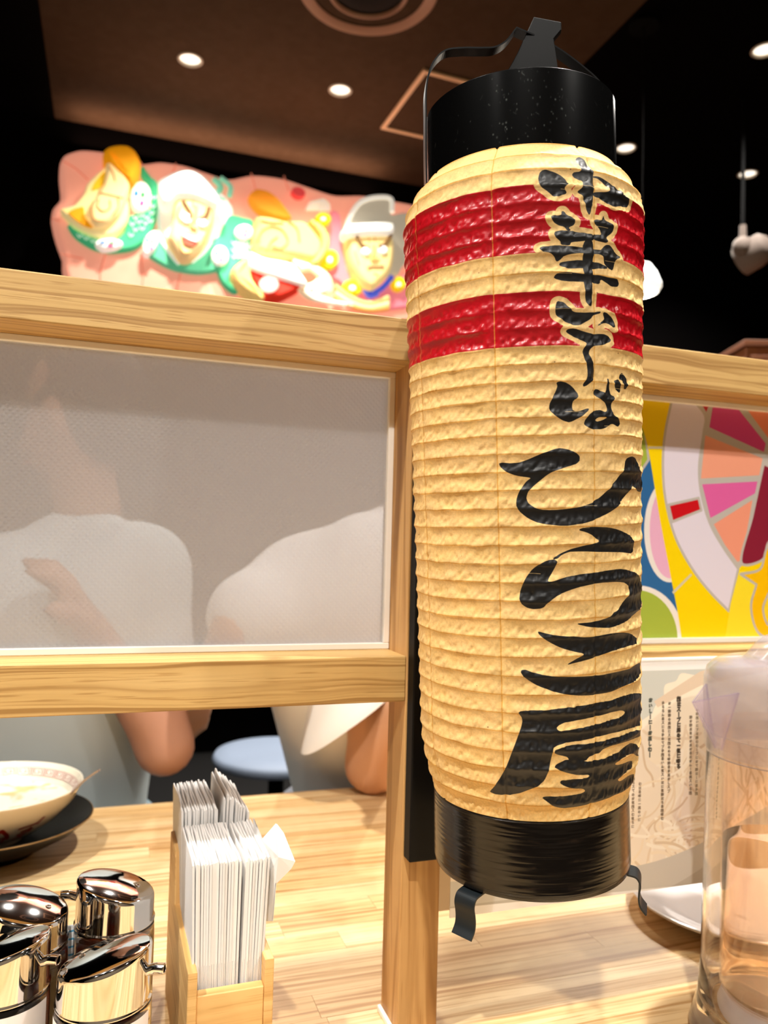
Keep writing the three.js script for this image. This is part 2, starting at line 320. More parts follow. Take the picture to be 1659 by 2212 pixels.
// ---------------------------------------------------------------- the paper lantern
const LAN = { o: new THREE.Vector3(.3582 * .8, EYE.y, (.778 - .6414) * .8), a: new THREE.Vector3(-.05658, .99783, .03373).normalize() };
{
  const o = thing('paper_lantern', 'tall ribbed paper lantern with red bands, black brush lettering and black hoops', 'lantern', LAN.o);
  const ez = new THREE.Vector3(0, 0, 1).addScaledVector(LAN.a, -LAN.a.z).normalize(), ex = LAN.a.clone().cross(ez);
  o.quaternion.setFromRotationMatrix(new THREE.Matrix4().makeBasis(ex, LAN.a, ez));
  const S = .8, DEG = Math.PI / 180;
  // heights of the bamboo rings, from the top ring down
  const anchors = [[0, .333], [3, .2904], [7, .238], [9, .2083], [12, .1663], [17, .0968], [22, .0241], [28, -.0644], [38, -.2148]], N = 38, ringH = [];
  for (let j = 0; j <= N; j++) { let k = 0; while (anchors[k + 1][0] < j) k++; const [a, ha] = anchors[k], [b, hb] = anchors[k + 1]; ringH.push(mix(ha, hb, (j - a) / (b - a)) * S); }
  const radius = (hm) => { const h = hm / S; let r = .1016 + .0169 * h + .016 * h * h; if (h > .2904) r -= .024 * ((h - .2904) / .043) ** 2; if (h < -.15) r -= .011 * ((-.15 - h) / .065) ** 2; return r * S; };
  const hTop = ringH[0], hBot = ringH[N];
  const SUB = 10, SEG = 560, strings = [...Array(8)].map((_, k) => (3.7 + 45 * k) * DEG);
  const pos = [], uv = [], idx = [];
  for (let j = 0; j <= N * SUB; j++) {
    const c = Math.min(N - 1, Math.floor(j / SUB)), t = j / SUB - c, h = mix(ringH[c], ringH[c + 1], t), R = mix(radius(ringH[c]), radius(ringH[c + 1]), t);
    for (let i = 0; i <= SEG; i++) {
      const th = (i / SEG * 2 - 1) * Math.PI, ti = i % SEG;
      const sag = Math.pow(Math.sin(Math.PI * Math.pow(t, .85)), .9) * (.0013 + .0006 * (vnoise(ti * .06, c * 3.1, SEG * .06, 0, 4) - .5));
      const win = sm(.32, .7, t) * (1 - sm(.88, 1, t)), cr = (vnoise(ti * .55, c * 7 + t * 4, SEG * .55, 0, 8) - .5) + .6 * (vnoise(ti * .2 + t * 2, c * 5 + t * 1.5, 0, 0, 12) - .5);
      let r = R - sag + win * cr * .0015 + (vnoise(ti * .3, c * 4 + t * 3, SEG * .3, 0, 15) - .5) * .0005 * Math.sin(Math.PI * t);
      let near = 9; for (const s of strings) near = Math.min(near, Math.abs(Math.atan2(Math.sin(th - s), Math.cos(th - s))));
      r -= .0009 * Math.exp(-((near / (1.1 * DEG)) ** 2)); r += .0006 * Math.exp(-((near / (6 * DEG)) ** 2)) * Math.sin(Math.PI * t);
      const dy = (vnoise(ti * .08, c * 2.3, SEG * .08, 0, 20) - .5) * .0009;
      pos.push(Math.sin(th) * r, h + dy * (j > 0 && j < N * SUB ? 1 : 0), Math.cos(th) * r); uv.push(i / SEG, (h - hBot) / (hTop - hBot));
    }
  }
  for (let j = 0; j < N * SUB; j++) for (let i = 0; i < SEG; i++) { const a = j * (SEG + 1) + i, b = a + SEG + 1; idx.push(a, b, a + 1, b, b + 1, a + 1); }
  const g = new THREE.BufferGeometry(); g.setAttribute('position', new THREE.Float32BufferAttribute(pos, 3)); g.setAttribute('uv', new THREE.Float32BufferAttribute(uv, 2)); g.setIndex(idx); g.computeVertexNormals();
  // the print: bands and brush strokes in the lantern's own angle and height
  const TW = 2048, TH = 2048, PX = (deg) => (deg / 360 + .5) * TW, PY = (h) => (hTop - h) / (hTop - hBot) * TH;
  const strokes = [];
  const path = (n) => { const q = []; for (let i = 0; i < n.length; i += 2) q.push([PX(n[i] / 10), PY(n[i + 1] / 1e4)]); return q; };
  const ink = (...n) => strokes.push([path(n), []]), hole = (...n) => strokes[strokes.length - 1][1].push(path(n));
ink(-199,2434,-164,2419,-128,2401,-106,2379,-93,2354,-92,2340,-83,2338,-102,2319,-107,2300,-87,2277,-114,2266,-121,2258,-138,2251,-157,2257,-180,2291,-203,2308,-212,2328,-215,2350,-216,2383);
ink(-27,2538,11,2540,25,2504,24,2472,44,2451,40,2407,35,2349,33,2304,29,2269,25,2239,19,2199,13,2154,1,2160,-8,2204,-17,2247,-21,2275,-41,2282,-48,2296,-26,2311,-23,2333,-18,2364,-40,2368,-63,2388,-65,2409,-50,2420,-26,2421,-20,2445,-33,2497);
ink(41,2410,99,2402,168,2371,216,2347,267,2321,261,2278,234,2260,181,2257,150,2236,111,2249,67,2268,29,2276,29,2303,51,2303,116,2322,128,2343,95,2369,63,2392,33,2400);
ink(-118,2172,-104,2163,-99,2144,-70,2129,-59,2116,-59,2082,-81,2073,-88,2062,-77,2056,-79,2044,-98,2045,-98,2059,-108,2071,-139,2077,-162,2106,-166,2130,-155,2137,-125,2135,-118,2150);
ink(88,2177,94,2141,112,2131,141,2118,148,2096,138,2068,117,2048,105,2036,108,2011,106,1996,81,1993,29,1996,25,2034,43,2037,72,2033,76,2059,51,2088,33,2114,35,2131,51,2137,61,2127,83,2139);
ink(-152,2029,-142,2041,-101,2045,-49,2044,11,2037,35,2031,35,1994,11,1996,-23,1984,-70,1977,-81,1969,-79,1954,-98,1955,-126,1959,-119,1976,-136,1990,-152,2009);
ink(-215,1945,-189,1947,-146,1954,-98,1951,-34,1946,35,1946,60,1938,72,1943,85,1967,108,1992,136,1979,157,1949,201,1924,165,1911,152,1881,152,1828,127,1835,95,1854,90,1877,81,1910,51,1910,37,1914,-49,1902,-105,1899,-119,1877,-133,1857,-145,1857,-150,1893,-186,1908,-214,1921);
ink(-19,2002,27,2008,35,1941,35,1907,27,1871,29,1813,23,1739,21,1660,25,1592,15,1578,-3,1589,-10,1637,-16,1695,-18,1783,-21,1855,-23,1909);
ink(-131,1841,-119,1858,-78,1861,-23,1865,35,1863,95,1853,122,1839,86,1825,51,1824,29,1815,-20,1817,-71,1810,-106,1820,-126,1831);
ink(-154,1753,-143,1775,-120,1783,-71,1785,-27,1782,27,1781,68,1780,113,1778,163,1781,179,1772,190,1737,158,1727,123,1733,90,1751,62,1761,71,1723,39,1731,19,1733,-27,1738,-71,1732,-106,1730,-140,1739,-152,1749);
ink(-143,1606,-121,1604,-100,1587,-89,1568,-79,1554,-72,1535,-28,1535,11,1539,35,1544,62,1552,69,1548,62,1537,39,1532,23,1518,17,1498,-17,1475,-35,1456,-58,1453,-86,1461,-114,1485,-142,1509,-150,1533,-150,1572,-143,1591);
ink(77,1547,95,1552,123,1536,148,1516,159,1487,154,1456,133,1466,114,1480,95,1487,73,1474,43,1454,64,1481,91,1502,91,1516);
ink(-101,1422,-86,1434,-58,1436,-28,1425,11,1413,39,1409,69,1417,109,1410,129,1393,134,1371,109,1358,77,1341,51,1341,27,1329,12,1313,6,1295,6,1273,22,1244,35,1201,37,1156,32,1117,10,1095,-10,1070,-27,1074,-17,1099,-4,1124,0,1154,-2,1198,-13,1242,-23,1280,-25,1310,-9,1335,-1,1354,-21,1362,-58,1384,-87,1400,-101,1412);
ink(-149,1091,-141,1104,-120,1105,-95,1092,-74,1072,-55,1043,-46,1014,-52,999,-70,992,-74,974,-76,935,-71,920,-45,918,-18,931,2,939,8,930,-14,907,-30,887,-56,872,-82,849,-104,852,-135,871,-159,896,-178,921,-181,950,-172,984,-158,1018,-144,1062,-141,1084);
ink(34,1032,39,1057,51,1061,73,1047,105,1037,104,1082,107,1145,117,1123,119,1084,129,1054,134,1030,160,1027,150,1001,134,985,137,945,145,905,172,892,200,864,197,841,177,829,145,852,120,828,91,809,51,803,13,806,-14,828,-20,848,-6,882,14,908,43,926,77,926,115,913,110,973,73,990,43,1013);
hole(45,879,73,883,108,885,96,872,69,858,40,849);
ink(188,1151,208,1190,224,1176,244,1154,258,1125,255,1094,237,1076,224,1095,218,1125,199,1143);
ink(150,1117,160,1133,188,1139,193,1127,197,1102,203,1082,200,1049,177,1064,157,1087);
ink(-409,593,-398,604,-375,601,-336,593,-288,613,-240,643,-187,670,-152,688,-116,685,-74,665,-45,643,-38,621,-45,592,-79,577,-125,561,-162,540,-188,522,-215,491,-241,466,-268,435,-286,391,-284,353,-269,328,-234,301,-181,293,-127,296,-61,307,-6,321,42,352,100,403,158,461,195,514,235,567,244,614,272,642,341,644,388,607,419,561,525,510,530,426,411,397,342,423,316,460,283,416,227,356,180,311,118,274,58,237,-7,210,-62,202,-119,194,-178,202,-217,209,-261,232,-300,268,-326,304,-332,342,-325,393,-307,436,-294,468,-276,493,-256,508,-315,513,-354,533,-385,554);
ink(-55,167,-27,182,9,187,69,183,138,176,203,153,264,127,331,93,345,-6,264,4,69,24,-73,29,-101,24,-138,4,-150,-16,-179,-18,-147,11,-101,35,-63,52,-13,66,30,77,63,88,46,115,14,139,-22,159);
ink(-184,-15,-150,-18,-157,-54,-175,-98,-194,-136,-196,-158,-158,-146,-102,-133,-39,-117,29,-108,99,-100,165,-98,245,-106,332,-128,417,-169,530,-228,525,-263,529,-327,528,-369,418,-399,332,-426,274,-450,202,-465,130,-471,67,-469,11,-460,-31,-447,-66,-431,-36,-430,17,-429,67,-421,110,-403,157,-380,203,-346,245,-299,285,-264,290,-231,255,-197,203,-180,111,-174,45,-177,-14,-188,-64,-201,-112,-221,-159,-248,-186,-276,-209,-301,-213,-320,-249,-329,-276,-326,-302,-313,-322,-285,-324,-243,-314,-192,-300,-148,-278,-103,-255,-65,-220,-34);
ink(-248,-473,-233,-473,-197,-489,-142,-500,-90,-506,-36,-517,27,-517,97,-509,179,-513,274,-533,361,-570,414,-609,369,-623,264,-618,164,-623,97,-632,38,-650,-17,-666,-87,-686,-116,-697,-82,-670,-47,-641,-16,-621,-67,-610,-120,-594,-166,-563,-206,-530,-228,-505);
ink(-326,-727,-311,-714,-289,-722,-253,-741,-199,-754,-126,-763,-38,-770,54,-775,149,-775,245,-771,295,-769,346,-747,465,-770,514,-825,446,-855,332,-866,244,-871,149,-883,53,-895,-18,-895,-93,-884,-164,-860,-227,-827,-272,-796,-303,-764,-316,-749);
ink(-339,-984,-313,-978,-256,-977,-189,-971,-115,-961,-37,-958,48,-949,148,-944,250,-943,381,-957,529,-1021,525,-1064,529,-1118,527,-1170,482,-1213,270,-1171,162,-1166,65,-1168,-11,-1175,-92,-1183,-147,-1192,-172,-1208,-182,-1221,-187,-1269,-196,-1337,-211,-1400,-221,-1429,-240,-1458,-270,-1480,-315,-1513,-362,-1538,-419,-1545,-499,-1551,-483,-1521,-453,-1478,-418,-1403,-396,-1343,-375,-1264,-354,-1193,-334,-1116,-321,-1075,-318,-1027,-330,-1007);
hole(-156,-1063,-91,-1054,-38,-1043,48,-1035,148,-1027,240,-1029,240,-1074,148,-1076,47,-1086,-38,-1097,-116,-1106,-168,-1113);
ink(-179,-1235,-162,-1222,-117,-1208,-60,-1199,5,-1204,78,-1205,170,-1199,281,-1196,459,-1231,520,-1295,405,-1274,230,-1247,147,-1246,98,-1251,66,-1265,60,-1284,6,-1285,-5,-1300,-27,-1328,-107,-1311,-102,-1287,-132,-1271,-167,-1256);
ink(-179,-1331,-142,-1312,-107,-1294,-33,-1320,19,-1325,80,-1324,173,-1312,232,-1294,272,-1275,335,-1289,418,-1337,505,-1431,503,-1449,366,-1376,308,-1348,236,-1346,184,-1358,157,-1372,188,-1395,264,-1398,404,-1432,357,-1462,301,-1466,198,-1471,211,-1516,267,-1517,328,-1510,492,-1561,488,-1574,485,-1618,359,-1613,228,-1604,142,-1610,55,-1612,-20,-1619,-89,-1624,-144,-1622,-188,-1594,-219,-1564,-235,-1545,-189,-1542,-137,-1541,-84,-1535,-10,-1535,-10,-1498,-64,-1493,-108,-1474,-140,-1457,-148,-1435,-130,-1429,-67,-1428,0,-1431,10,-1405,-35,-1408,-90,-1390,-142,-1364,-167,-1345);  const trace = (gx, q) => { // softened outline through the midpoints
    const m = (a, b) => [(a[0] + b[0]) / 2, (a[1] + b[1]) / 2], n = q.length; let s = m(q[n - 1], q[0]); gx.moveTo(...s);
    for (let i = 0; i < n; i++) { const a = q[i], b = q[(i + 1) % n], e = m(a, b); gx.quadraticCurveTo(a[0] * .6 + (s[0] + e[0]) * .2, a[1] * .6 + (s[1] + e[1]) * .2, ...e); s = e; }
    gx.closePath();
  };
  const paint = (gx, paper, red, black, ringLine, glossy) => {
    gx.fillStyle = paper; gx.fillRect(0, 0, TW, TH);
    gx.fillStyle = red; for (const [a, b] of [[3, 7], [9, 12]]) gx.fillRect(0, PY(ringH[a]), TW, PY(ringH[b]) - PY(ringH[a]));
    gx.lineJoin = 'round'; gx.strokeStyle = paper; gx.lineWidth = 30;
    const bands = () => { gx.beginPath(); gx.rect(0, 0, TW, PY(ringH[12]) + 1); gx.clip(); };
    gx.save(); bands(); for (const [q] of strokes) { gx.beginPath(); trace(gx, q); gx.stroke(); gx.fillStyle = paper; gx.fill(); } gx.restore();
    if (ringLine) {
      gx.strokeStyle = ringLine; gx.lineWidth = 3.4;
      for (let j = 0; j <= N; j++) { const inRed = (j >= 3 && j <= 7) || (j >= 9 && j <= 12); gx.globalAlpha = inRed ? .0 : .75; gx.beginPath(); gx.moveTo(0, PY(ringH[j]) + 1.5); gx.lineTo(TW, PY(ringH[j]) + 1.5); gx.stroke(); }
      gx.lineWidth = 3.2; gx.globalAlpha = .75; for (const s of strings) { const x = PX(Math.atan2(Math.sin(s), Math.cos(s)) / DEG); gx.beginPath(); gx.moveTo(x, 0); gx.lineTo(x, TH); gx.stroke(); }
      gx.globalAlpha = 1;
    }
    gx.fillStyle = black; for (const [q, hs] of strokes) { gx.beginPath(); trace(gx, q); for (const k of hs) trace(gx, k); gx.fill('evenodd'); }
  };
  const map = canvasTex(TW, TH, (gx) => {
    paint(gx, 'rgb(228,189,122)', 'rgb(176,6,22)', 'rgb(13,13,14)', 'rgb(206,146,54)');
    const im = gx.getImageData(0, 0, TW, TH), d = im.data;
    for (let y = 0; y < TH; y++) for (let x = 0; x < TW; x++) {
      const o = (y * TW + x) * 4, n = .94 + .07 * vnoise(x / 4, y / 4, Math.round(TW / 4), 0, 3) + .07 * (vnoise(x / 60, y / 26, 0, 0, 5) - .4) + .05 * (hash(x, y, 1) - .5);
      const fib = vnoise(x / 2.2 + y / 9, y / 2.6 - x / 14, 0, 0, 44) > .93 ? 1.07 : 1;
      for (let k = 0; k < 3; k++) d[o + k] = clamp(d[o + k] * n * fib * (k === 2 ? .97 + .06 * vnoise(x / 40, y / 40, 0, 0, 30) : 1), 0, 255);
    }
    gx.putImageData(im, 0, 0);
    gx.fillStyle = 'rgba(90,50,20,.8)'; for (let i = 0; i < 90; i++) { gx.beginPath(); gx.arc(rnd() * TW, rnd() * TH, rr(.7, 2.2), 0, 7); gx.fill(); }   // small specks in the paper
    gx.strokeStyle = 'rgba(214,180,120,.9)'; gx.lineWidth = 1.4; for (const [q] of strokes) if (rnd() < .7) { const p = q[Math.floor(rnd() * q.length)]; gx.beginPath(); gx.moveTo(p[0] - rr(5, 40), p[1]); gx.lineTo(p[0] + rr(5, 40), p[1] + rr(-3, 3)); gx.stroke(); }   // cracks in the ink
  });
  const rough = canvasTex(1024, 1024, (gx) => { gx.scale(.5, .5); paint(gx, 'rgb(200,200,200)', 'rgb(92,92,92)', 'rgb(125,125,125)', null); }, false);
  const bump = dataTex(512, 512, (u, v) => .5 * fbm(u * 70, v * 34, 70, 34, 11, 3) + .5 * Math.abs(fbm(u * 30, v * 40, 30, 40, 77, 3) - .5) * 2, false); bump.repeat.set(2, 3);
  const paper = phys(0xffffff, 1, { map, roughnessMap: rough, bumpMap: bump, bumpScale: .00022, side: THREE.DoubleSide });
  mesh('paper_shade', g, paper, o).userData.label = 'oiled cream paper with red bands and black brush characters';
  // lacquered hoops
  const lac = canvasTex(1024, 512, (gx, w, h) => {
    gx.fillStyle = '#040404'; gx.fillRect(0, 0, w, h);
    for (let i = 0; i < 700; i++) { gx.strokeStyle = `rgba(130,136,132,${rr(.03, .5)})`; gx.lineWidth = rr(.5, 1.4); const x = rnd() * w, y = rnd() * h; gx.beginPath(); gx.moveTo(x, y); gx.lineTo(x + rr(-6, 6), y + rr(-5, 5)); gx.stroke(); }
    for (let i = 0; i < 420; i++) { const x = w * (.95 + rr(-.08, .05)), y = rnd() * h * .8; gx.fillStyle = `rgba(160,170,165,${rr(.1, .5)})`; gx.fillRect(x, y, rr(1, 3), rr(1, 2)); }
  });
  const lacM = phys(0xffffff, .26, { map: lac, bumpMap: lac, bumpScale: .0002, specularIntensity: .28 });
  const brush = dataTex(256, 512, (u, v) => .5 * vnoise(u * 6, v * 90, 6, 90, 2) + .5 * vnoise(u * 20, v * 260, 20, 260, 5), false);
  const lac2 = canvasTex(1024, 256, (gx, w, h) => {
    gx.fillStyle = '#090605'; gx.fillRect(0, 0, w, h);
    for (let i = 0; i < 900; i++) { gx.strokeStyle = `rgba(120,92,64,${rr(.03, .25)})`; gx.lineWidth = rr(.5, 1.3); const x = rnd() * w, y = rnd() * h; gx.beginPath(); gx.moveTo(x, y); gx.lineTo(x + rr(4, 40), y + rr(-2, 2)); gx.stroke(); }
    gx.fillStyle = '#020202'; gx.strokeStyle = '#020202'; gx.lineWidth = 2.2;   // a small line of brushed marks near the left edge
    for (const [x, y] of [[243, 70], [249, 78], [256, 84], [262, 76], [268, 96], [275, 88], [281, 100], [272, 118], [262, 110], [284, 128], [262, 190], [272, 204]]) { gx.beginPath(); gx.moveTo(x + 484, y); gx.lineTo(x + 488, y + 9); gx.moveTo(x + 488, y + 1); gx.lineTo(x + 483, y + 6); gx.stroke(); }
  });
  const lacB = phys(0xffffff, .2, { map: lac2, bumpMap: brush, bumpScale: .0003, specularIntensity: .8 });
  const rT = .0845 * S, rB = .0877 * S;
  mesh('top_hoop', lathe([[rT - .004, .252], [rT, .253], [rT + .0004, .2669], [rT, .3155], [rT - .0008, .3163], [rT - .003, .3163], [rT - .0035, .31], [rT - .004, .252]], 96), lacM, o).userData.label = 'black dusty top hoop';
  mesh('bottom_hoop', lathe([[rB - .006, -.1712], [rB - .001, -.1716], [rB, -.1735], [rB + .0006, -.22], [rB - .0004, -.2245], [rB - .003, -.2252], [.001, -.2252]], 96), lacB, o).userData.label = 'brown-black lacquered bottom hoop';
  // flat iron carrying strap, hanger plate and spring feet
  const iron = phys(0x060606, .45, { specularIntensity: .3 });
  const dir = (deg) => new THREE.Vector3(Math.sin(deg * DEG), 0, Math.cos(deg * DEG)), P = (d, r, h) => d.clone().multiplyScalar(r).setY(h);
  const sd = dir(-104), sperp = dir(-14);
  mesh('carrying_strap', ribbon(smoothPath([[.0695, .255], [.0697, .285], [.0693, .312], [.0685, .335], [.064, .351], [.055, .3605], [.042, .363], [.028, .3635], [.018, .3645], [.01, .369], [.002, .379]].map(([s, h]) => P(sd, s, h)), 60).concat(smoothPath([[.002, .379], [-.02, .37], [-.045, .354], [-.062, .338], [-.0685, .315], [-.0695, .255]].map(([s, h]) => P(sd, s, h)), 40).slice(1)), sperp, .0105, .0011), iron, o);
  const hp = new THREE.Shape([[.0, .362], [.012, .3865], [.0305, .381], [.0305, .376], [.025, .37], [.028, .345], [.038, .318], [-.026, .318]].map(([x, y]) => new THREE.Vector2(x, y)));
  mesh('hanger_plate', new THREE.ExtrudeGeometry(hp, { depth: .004, bevelEnabled: true, bevelSize: .0006, bevelThickness: .0006, bevelSegments: 2 }).translate(0, 0, -.002).rotateY(-27 * DEG), iron, o);
  const bar = ribbon([P(sperp, -.067, .3145), P(sperp, 0, .318), P(sperp, .067, .3145)], sd, .02, .0014); mesh('cross_bar', bar, iron, o);
  const steel = phys(0x1d2428, .45, { metalness: .4 });
  for (const a of [-64, 52]) {
    const d = dir(a), s = dir(a + 90);
    mesh('spring_foot', ribbon(smoothPath([[.02, -.226], [.055, -.2262], [.0685, -.2266], [.0745, -.228], [.0768, -.2325], [.076, -.239], [.0758, -.2435], [.0768, -.248], [.0805, -.253]].map(([r, h]) => P(d, r, h)), 50), s, .0165, .0012), steel, o);
  }
  // mounting board on the post and the wire that steadies the lantern
  const bx = onZ(884, 1850, .014).x, yb = onZ(905, 1862, .014).y;
  const bd = thing('mounting_board', 'narrow black board screwed to the oak post behind the lantern', 'board');
  const bm = phys(0x040303, .55, { specularIntensity: .4 }); 
  mesh('board', box(bx, bx + .042, yb, EYE.y + .23, .0003, .0145, .0015, 'y'), bm, bd);
  mesh('hook_wire', tube([[bx + .014, EYE.y - .1, .0145], [bx + .015, EYE.y - .14, .022], [bx + .024, EYE.y - .172, .034], [bx + .03, EYE.y - .19, .04]], .0022, 30), black, bd);
  const hookTop = new THREE.Vector3(0, .35, 0).applyQuaternion(o.quaternion).add(LAN.o);
  mesh('hook_arm', ribbon(smoothPath([new THREE.Vector3(bx + .02, EYE.y + .222, .015), new THREE.Vector3(bx + .024, EYE.y + .262, .02), new THREE.Vector3(hookTop.x, EYE.y + .29, .04), new THREE.Vector3(hookTop.x, hookTop.y + .004, LAN.o.z - .01)], 30), new THREE.Vector3(1, 0, 0), .01, .002), black, bd);
}
// ---------------------------------------------------------------- condiment bottles
const glyphs = {   // brush strokes on a 10 x 10 square, for the printed and painted words
  su: [[2, 1, 8, 1, 5, 5, 1, 9], [5, 5, 9, 9]], bar: [[5, 0, 5, 10]], pu: [[1, 2, 8, 2, 7, 6, 3, 10], [9, 0, 9.6, .6]], ni: [[2, 1, 2, 9], [5, 2.5, 9, 2.5], [5, 8, 9, 8]],
  me: [[2, 2, 5, 9], [6, 1, 2, 8, 1, 6, 5, 3, 9, 5, 7, 9]], te: [[1, 2, 9, 1.5, 5, 4, 5, 7, 8, 9]], ichi: [[1, 5, 9, 5]], ki: [[3, 0, 1, 3], [2, 1.5, 9, 1.5], [2, 3.5, 8, 3.5], [1, 5.5, 8, 5.5, 8, 9, 9.5, 9], [2, 7, 6, 9.5], [6, 6.5, 2, 9.5]],
  ru: [[2, 1, 8, 1, 2, 6, 6, 4.5, 9, 7, 6, 9.5, 4, 8.5]], ha: [[2, 1, 2, 9], [4, 3, 9.5, 3], [7, 1, 7, 8, 5, 9, 4, 8, 6, 7, 9.5, 9]], men: [[0, 2, 5, 2], [2.5, 0, 2.5, 5], [0, 5, 5, 4.5], [1, 6, 0, 9.5, 9.5, 9.5], [6, 1, 9, 1], [6, 3, 9, 3, 9, 7, 6, 7, 6, 3], [6, 5, 9, 5]],
  kara: [[2, 0, 1, 3, 4, 3, 1, 6, 4, 6], [2.5, 6, 2.5, 9.5], [1, 7.5, .3, 9], [6, 0, 5, 3], [6, 1, 9, 1, 6, 5], [6, 2, 9, 5], [6, 6, 9, 6, 9, 9, 6, 9, 6, 6]], susu: [[0, 2, 3, 2, 3, 7, 0, 7, 0, 2], [4, 1, 6, 1, 4, 4], [7, 1, 9, 1, 7, 4], [4, 5, 6, 5, 4, 9], [7, 5, 9, 5, 7, 9]],
  vinegar: [[0, 1, 5, 1], [.5, 3, 4.5, 3, 4.5, 9, .5, 9, .5, 3], [2, 1, 2, 5], [3.2, 1, 3.2, 5], [.5, 6.5, 4.5, 6.5], [6.5, 0, 5.5, 4], [6, 2, 10, 2], [7.6, 2, 7.6, 9.6], [7.6, 4.5, 9.6, 4.5], [7.6, 7, 9.6, 7]], yu: [[2, 1, 2, 8], [3, 3, 7, 2, 9, 5, 6, 8, 3, 6], [6, 0, 6, 7, 4, 10]], o: [[1, 3, 7, 3], [4, 1, 4, 8, 2, 9, 1, 7, 5, 5, 8, 7, 6, 9], [8, 1.5, 9.5, 3.5]],
  raku: [[4, 1.2, 4, 4.5, 6.5, 4.5, 6.5, 1.2, 4, 1.2], [4, 2.8, 6.5, 2.8], [1, 6, 9, 6], [5, 4.5, 5, 10], [5, 6, 1, 9.5], [5, 6, 9, 9.5], [1.4, 1.6, 2.6, 2.6], [9, 1.2, 8, 2.4]], shi: [[3, 0, 3, 8, 5, 9.5, 8, 8]], mu: [[1, 3, 6, 3], [3.5, 0, 3.5, 7, 2, 8, 1.5, 6, 3.5, 6, 4, 9, 8.5, 9, 9, 7], [8, 2, 9.5, 4]], i: [[2, 2, 2, 8, 4, 7], [7, 2, 9, 6]], kan: [[2, 1, 8, 1], [5, 0, 5, 6], [2, 3, 8, 3], [1, 6, 9, 6], [2, 9, 8, 9], [3, 6, 3, 9], [7, 6, 7, 9]], n: [[4, 1, 1, 9, 4, 5, 6, 9, 9, 6]],
};
function write(g, key, x, y, s, lw, color) { g.strokeStyle = color; g.lineWidth = lw; g.lineCap = g.lineJoin = 'round'; for (const q of glyphs[key]) { g.beginPath(); for (let i = 0; i < q.length; i += 2) g[i ? 'lineTo' : 'moveTo'](x + q[i] * s / 10, y + q[i + 1] * s / 10); g.stroke(); } }

const capPts = [[1.03, 0, 0], [1.035, .0012, 0], [1, .002, 0], [1, -.0035, 1], [.995, -.0015, 1], [.975, -.0003, 1], [.93, .0004, 1], [.75, .0016, 1], [.5, .0026, 1], [.25, .0032, 1], [.001, .0034, 1]];
function capGeo(R, h, slope) {   // turned cap with an oblique, slightly domed top that is highest towards +x
  const n = 72, pos = [], idx = [];
  capPts.forEach(([r, dy, w]) => { for (let i = 0; i <= n; i++) { const a = i / n * Math.PI * 2, x = Math.cos(a) * R * r, z = Math.sin(a) * R * r; pos.push(x, w ? h + slope * x + dy : dy, z); } });
  for (let j = 0; j < capPts.length - 1; j++) for (let i = 0; i < n; i++) { const a = j * (n + 1) + i, b = a + n + 1; idx.push(a, b, a + 1, b, b + 1, a + 1); }
  const g = new THREE.BufferGeometry(); g.setAttribute('position', new THREE.Float32BufferAttribute(pos, 3)); g.setIndex(idx); g.computeVertexNormals(); return g;
}
const glassM = phys(0xffffff, .03, { transmission: 1, thickness: .004, ior: 1.5 });
const paperWhite = std(0xf1eee8, .8);
function bottle(label, p, turn, liquid, drawLabel, o = {}) {
  const t = thing('condiment_bottle', label, 'bottle', p, turn);
  const R = o.R ?? .0285, hb = o.hb ?? .106, hc = .0265, sl = .27;
  mesh('glass_body', lathe([[.001, 0], [R * .92, 0], [R * 1, .004], [R * 1.035, .03], [R * 1.035, hb - .012], [R * 1.02, hb - .003], [R * .97, hb], [R * .9, hb], [R * .92, hb - .006], [R * .98, hb - .014], [R * .98, .03], [R * .94, .008], [.001, .006]], 64), glassM, t);
  mesh('liquid', lathe([[.001, .0065], [R * .93, .0085], [R * .97, .03], [R * .97, o.fill ?? hb - .012], [.001, o.fill ?? hb - .012]], 48), phys(liquid, .08, { transmission: o.clear ?? .5, thickness: .02, attenuationColor: liquid, attenuationDistance: .01, ior: 1.34 }), t);
  const cap = mesh('cap', capGeo(R, hc, sl), chrome, t, [0, hb, 0]); cap.userData.label = 'polished steel cap with an oblique top';
  const y = hc + sl * R - .013;
  mesh('spout', [tube([[R * .96, y - .002, 0], [R + .002, y - .001, 0], [R + .0045, y, 0], [R + .0105, y + .0003, 0]], .0032, 16, 14), new THREE.TorusGeometry(.0028, .0006, 8, 20).rotateY(Math.PI / 2).translate(R + .0105, y + .0003, 0)], chrome, cap);
  mesh('air_hole', [new THREE.TorusGeometry(.0016, .0006, 8, 18).rotateX(Math.PI / 2).rotateZ(Math.atan(sl)).translate(-R * .55, hc - sl * R * .55 + .0026, 0)], chrome, cap);
  if (drawLabel) {
    const c = canvasTex(1024, 512, drawLabel), g = new THREE.CylinderGeometry(R * 1.042, R * 1.042, .056, 64, 1, true, -1.35, 2.7);
    mesh('label', g, std(0xffffff, .6, { map: c, side: THREE.DoubleSide }), t, [0, hb - .0325, 0]).rotation.y = o.labelTurn ?? 0;
  }
  return t;
}
const onTable = (x, y, d) => { const p = at(x, y, d); return [p.x, TABLE_Y, p.z]; };
bottle('front right soy bottle with brown liquid and white vinegar label, spout pointing right', onTable(226, 2120, .5), -.45, 0x7a1f08, (g, w, h) => {
  g.fillStyle = '#f2eef0'; g.fillRect(0, 0, w, h); write(g, 'yu', 300, 60, 120, 16, '#2a2a66'); write(g, 'o', 430, 75, 110, 14, '#2a2a66'); write(g, 'vinegar', 640, 30, 170, 15, '#151515'); write(g, 'shi', 520, 120, 100, 12, '#2a2a66'); write(g, 'raku', 330, 260, 160, 12, '#222'); write(g, 'ni', 560, 290, 150, 12, '#222');
}, { labelTurn: .45 - .22, hb: .113 });
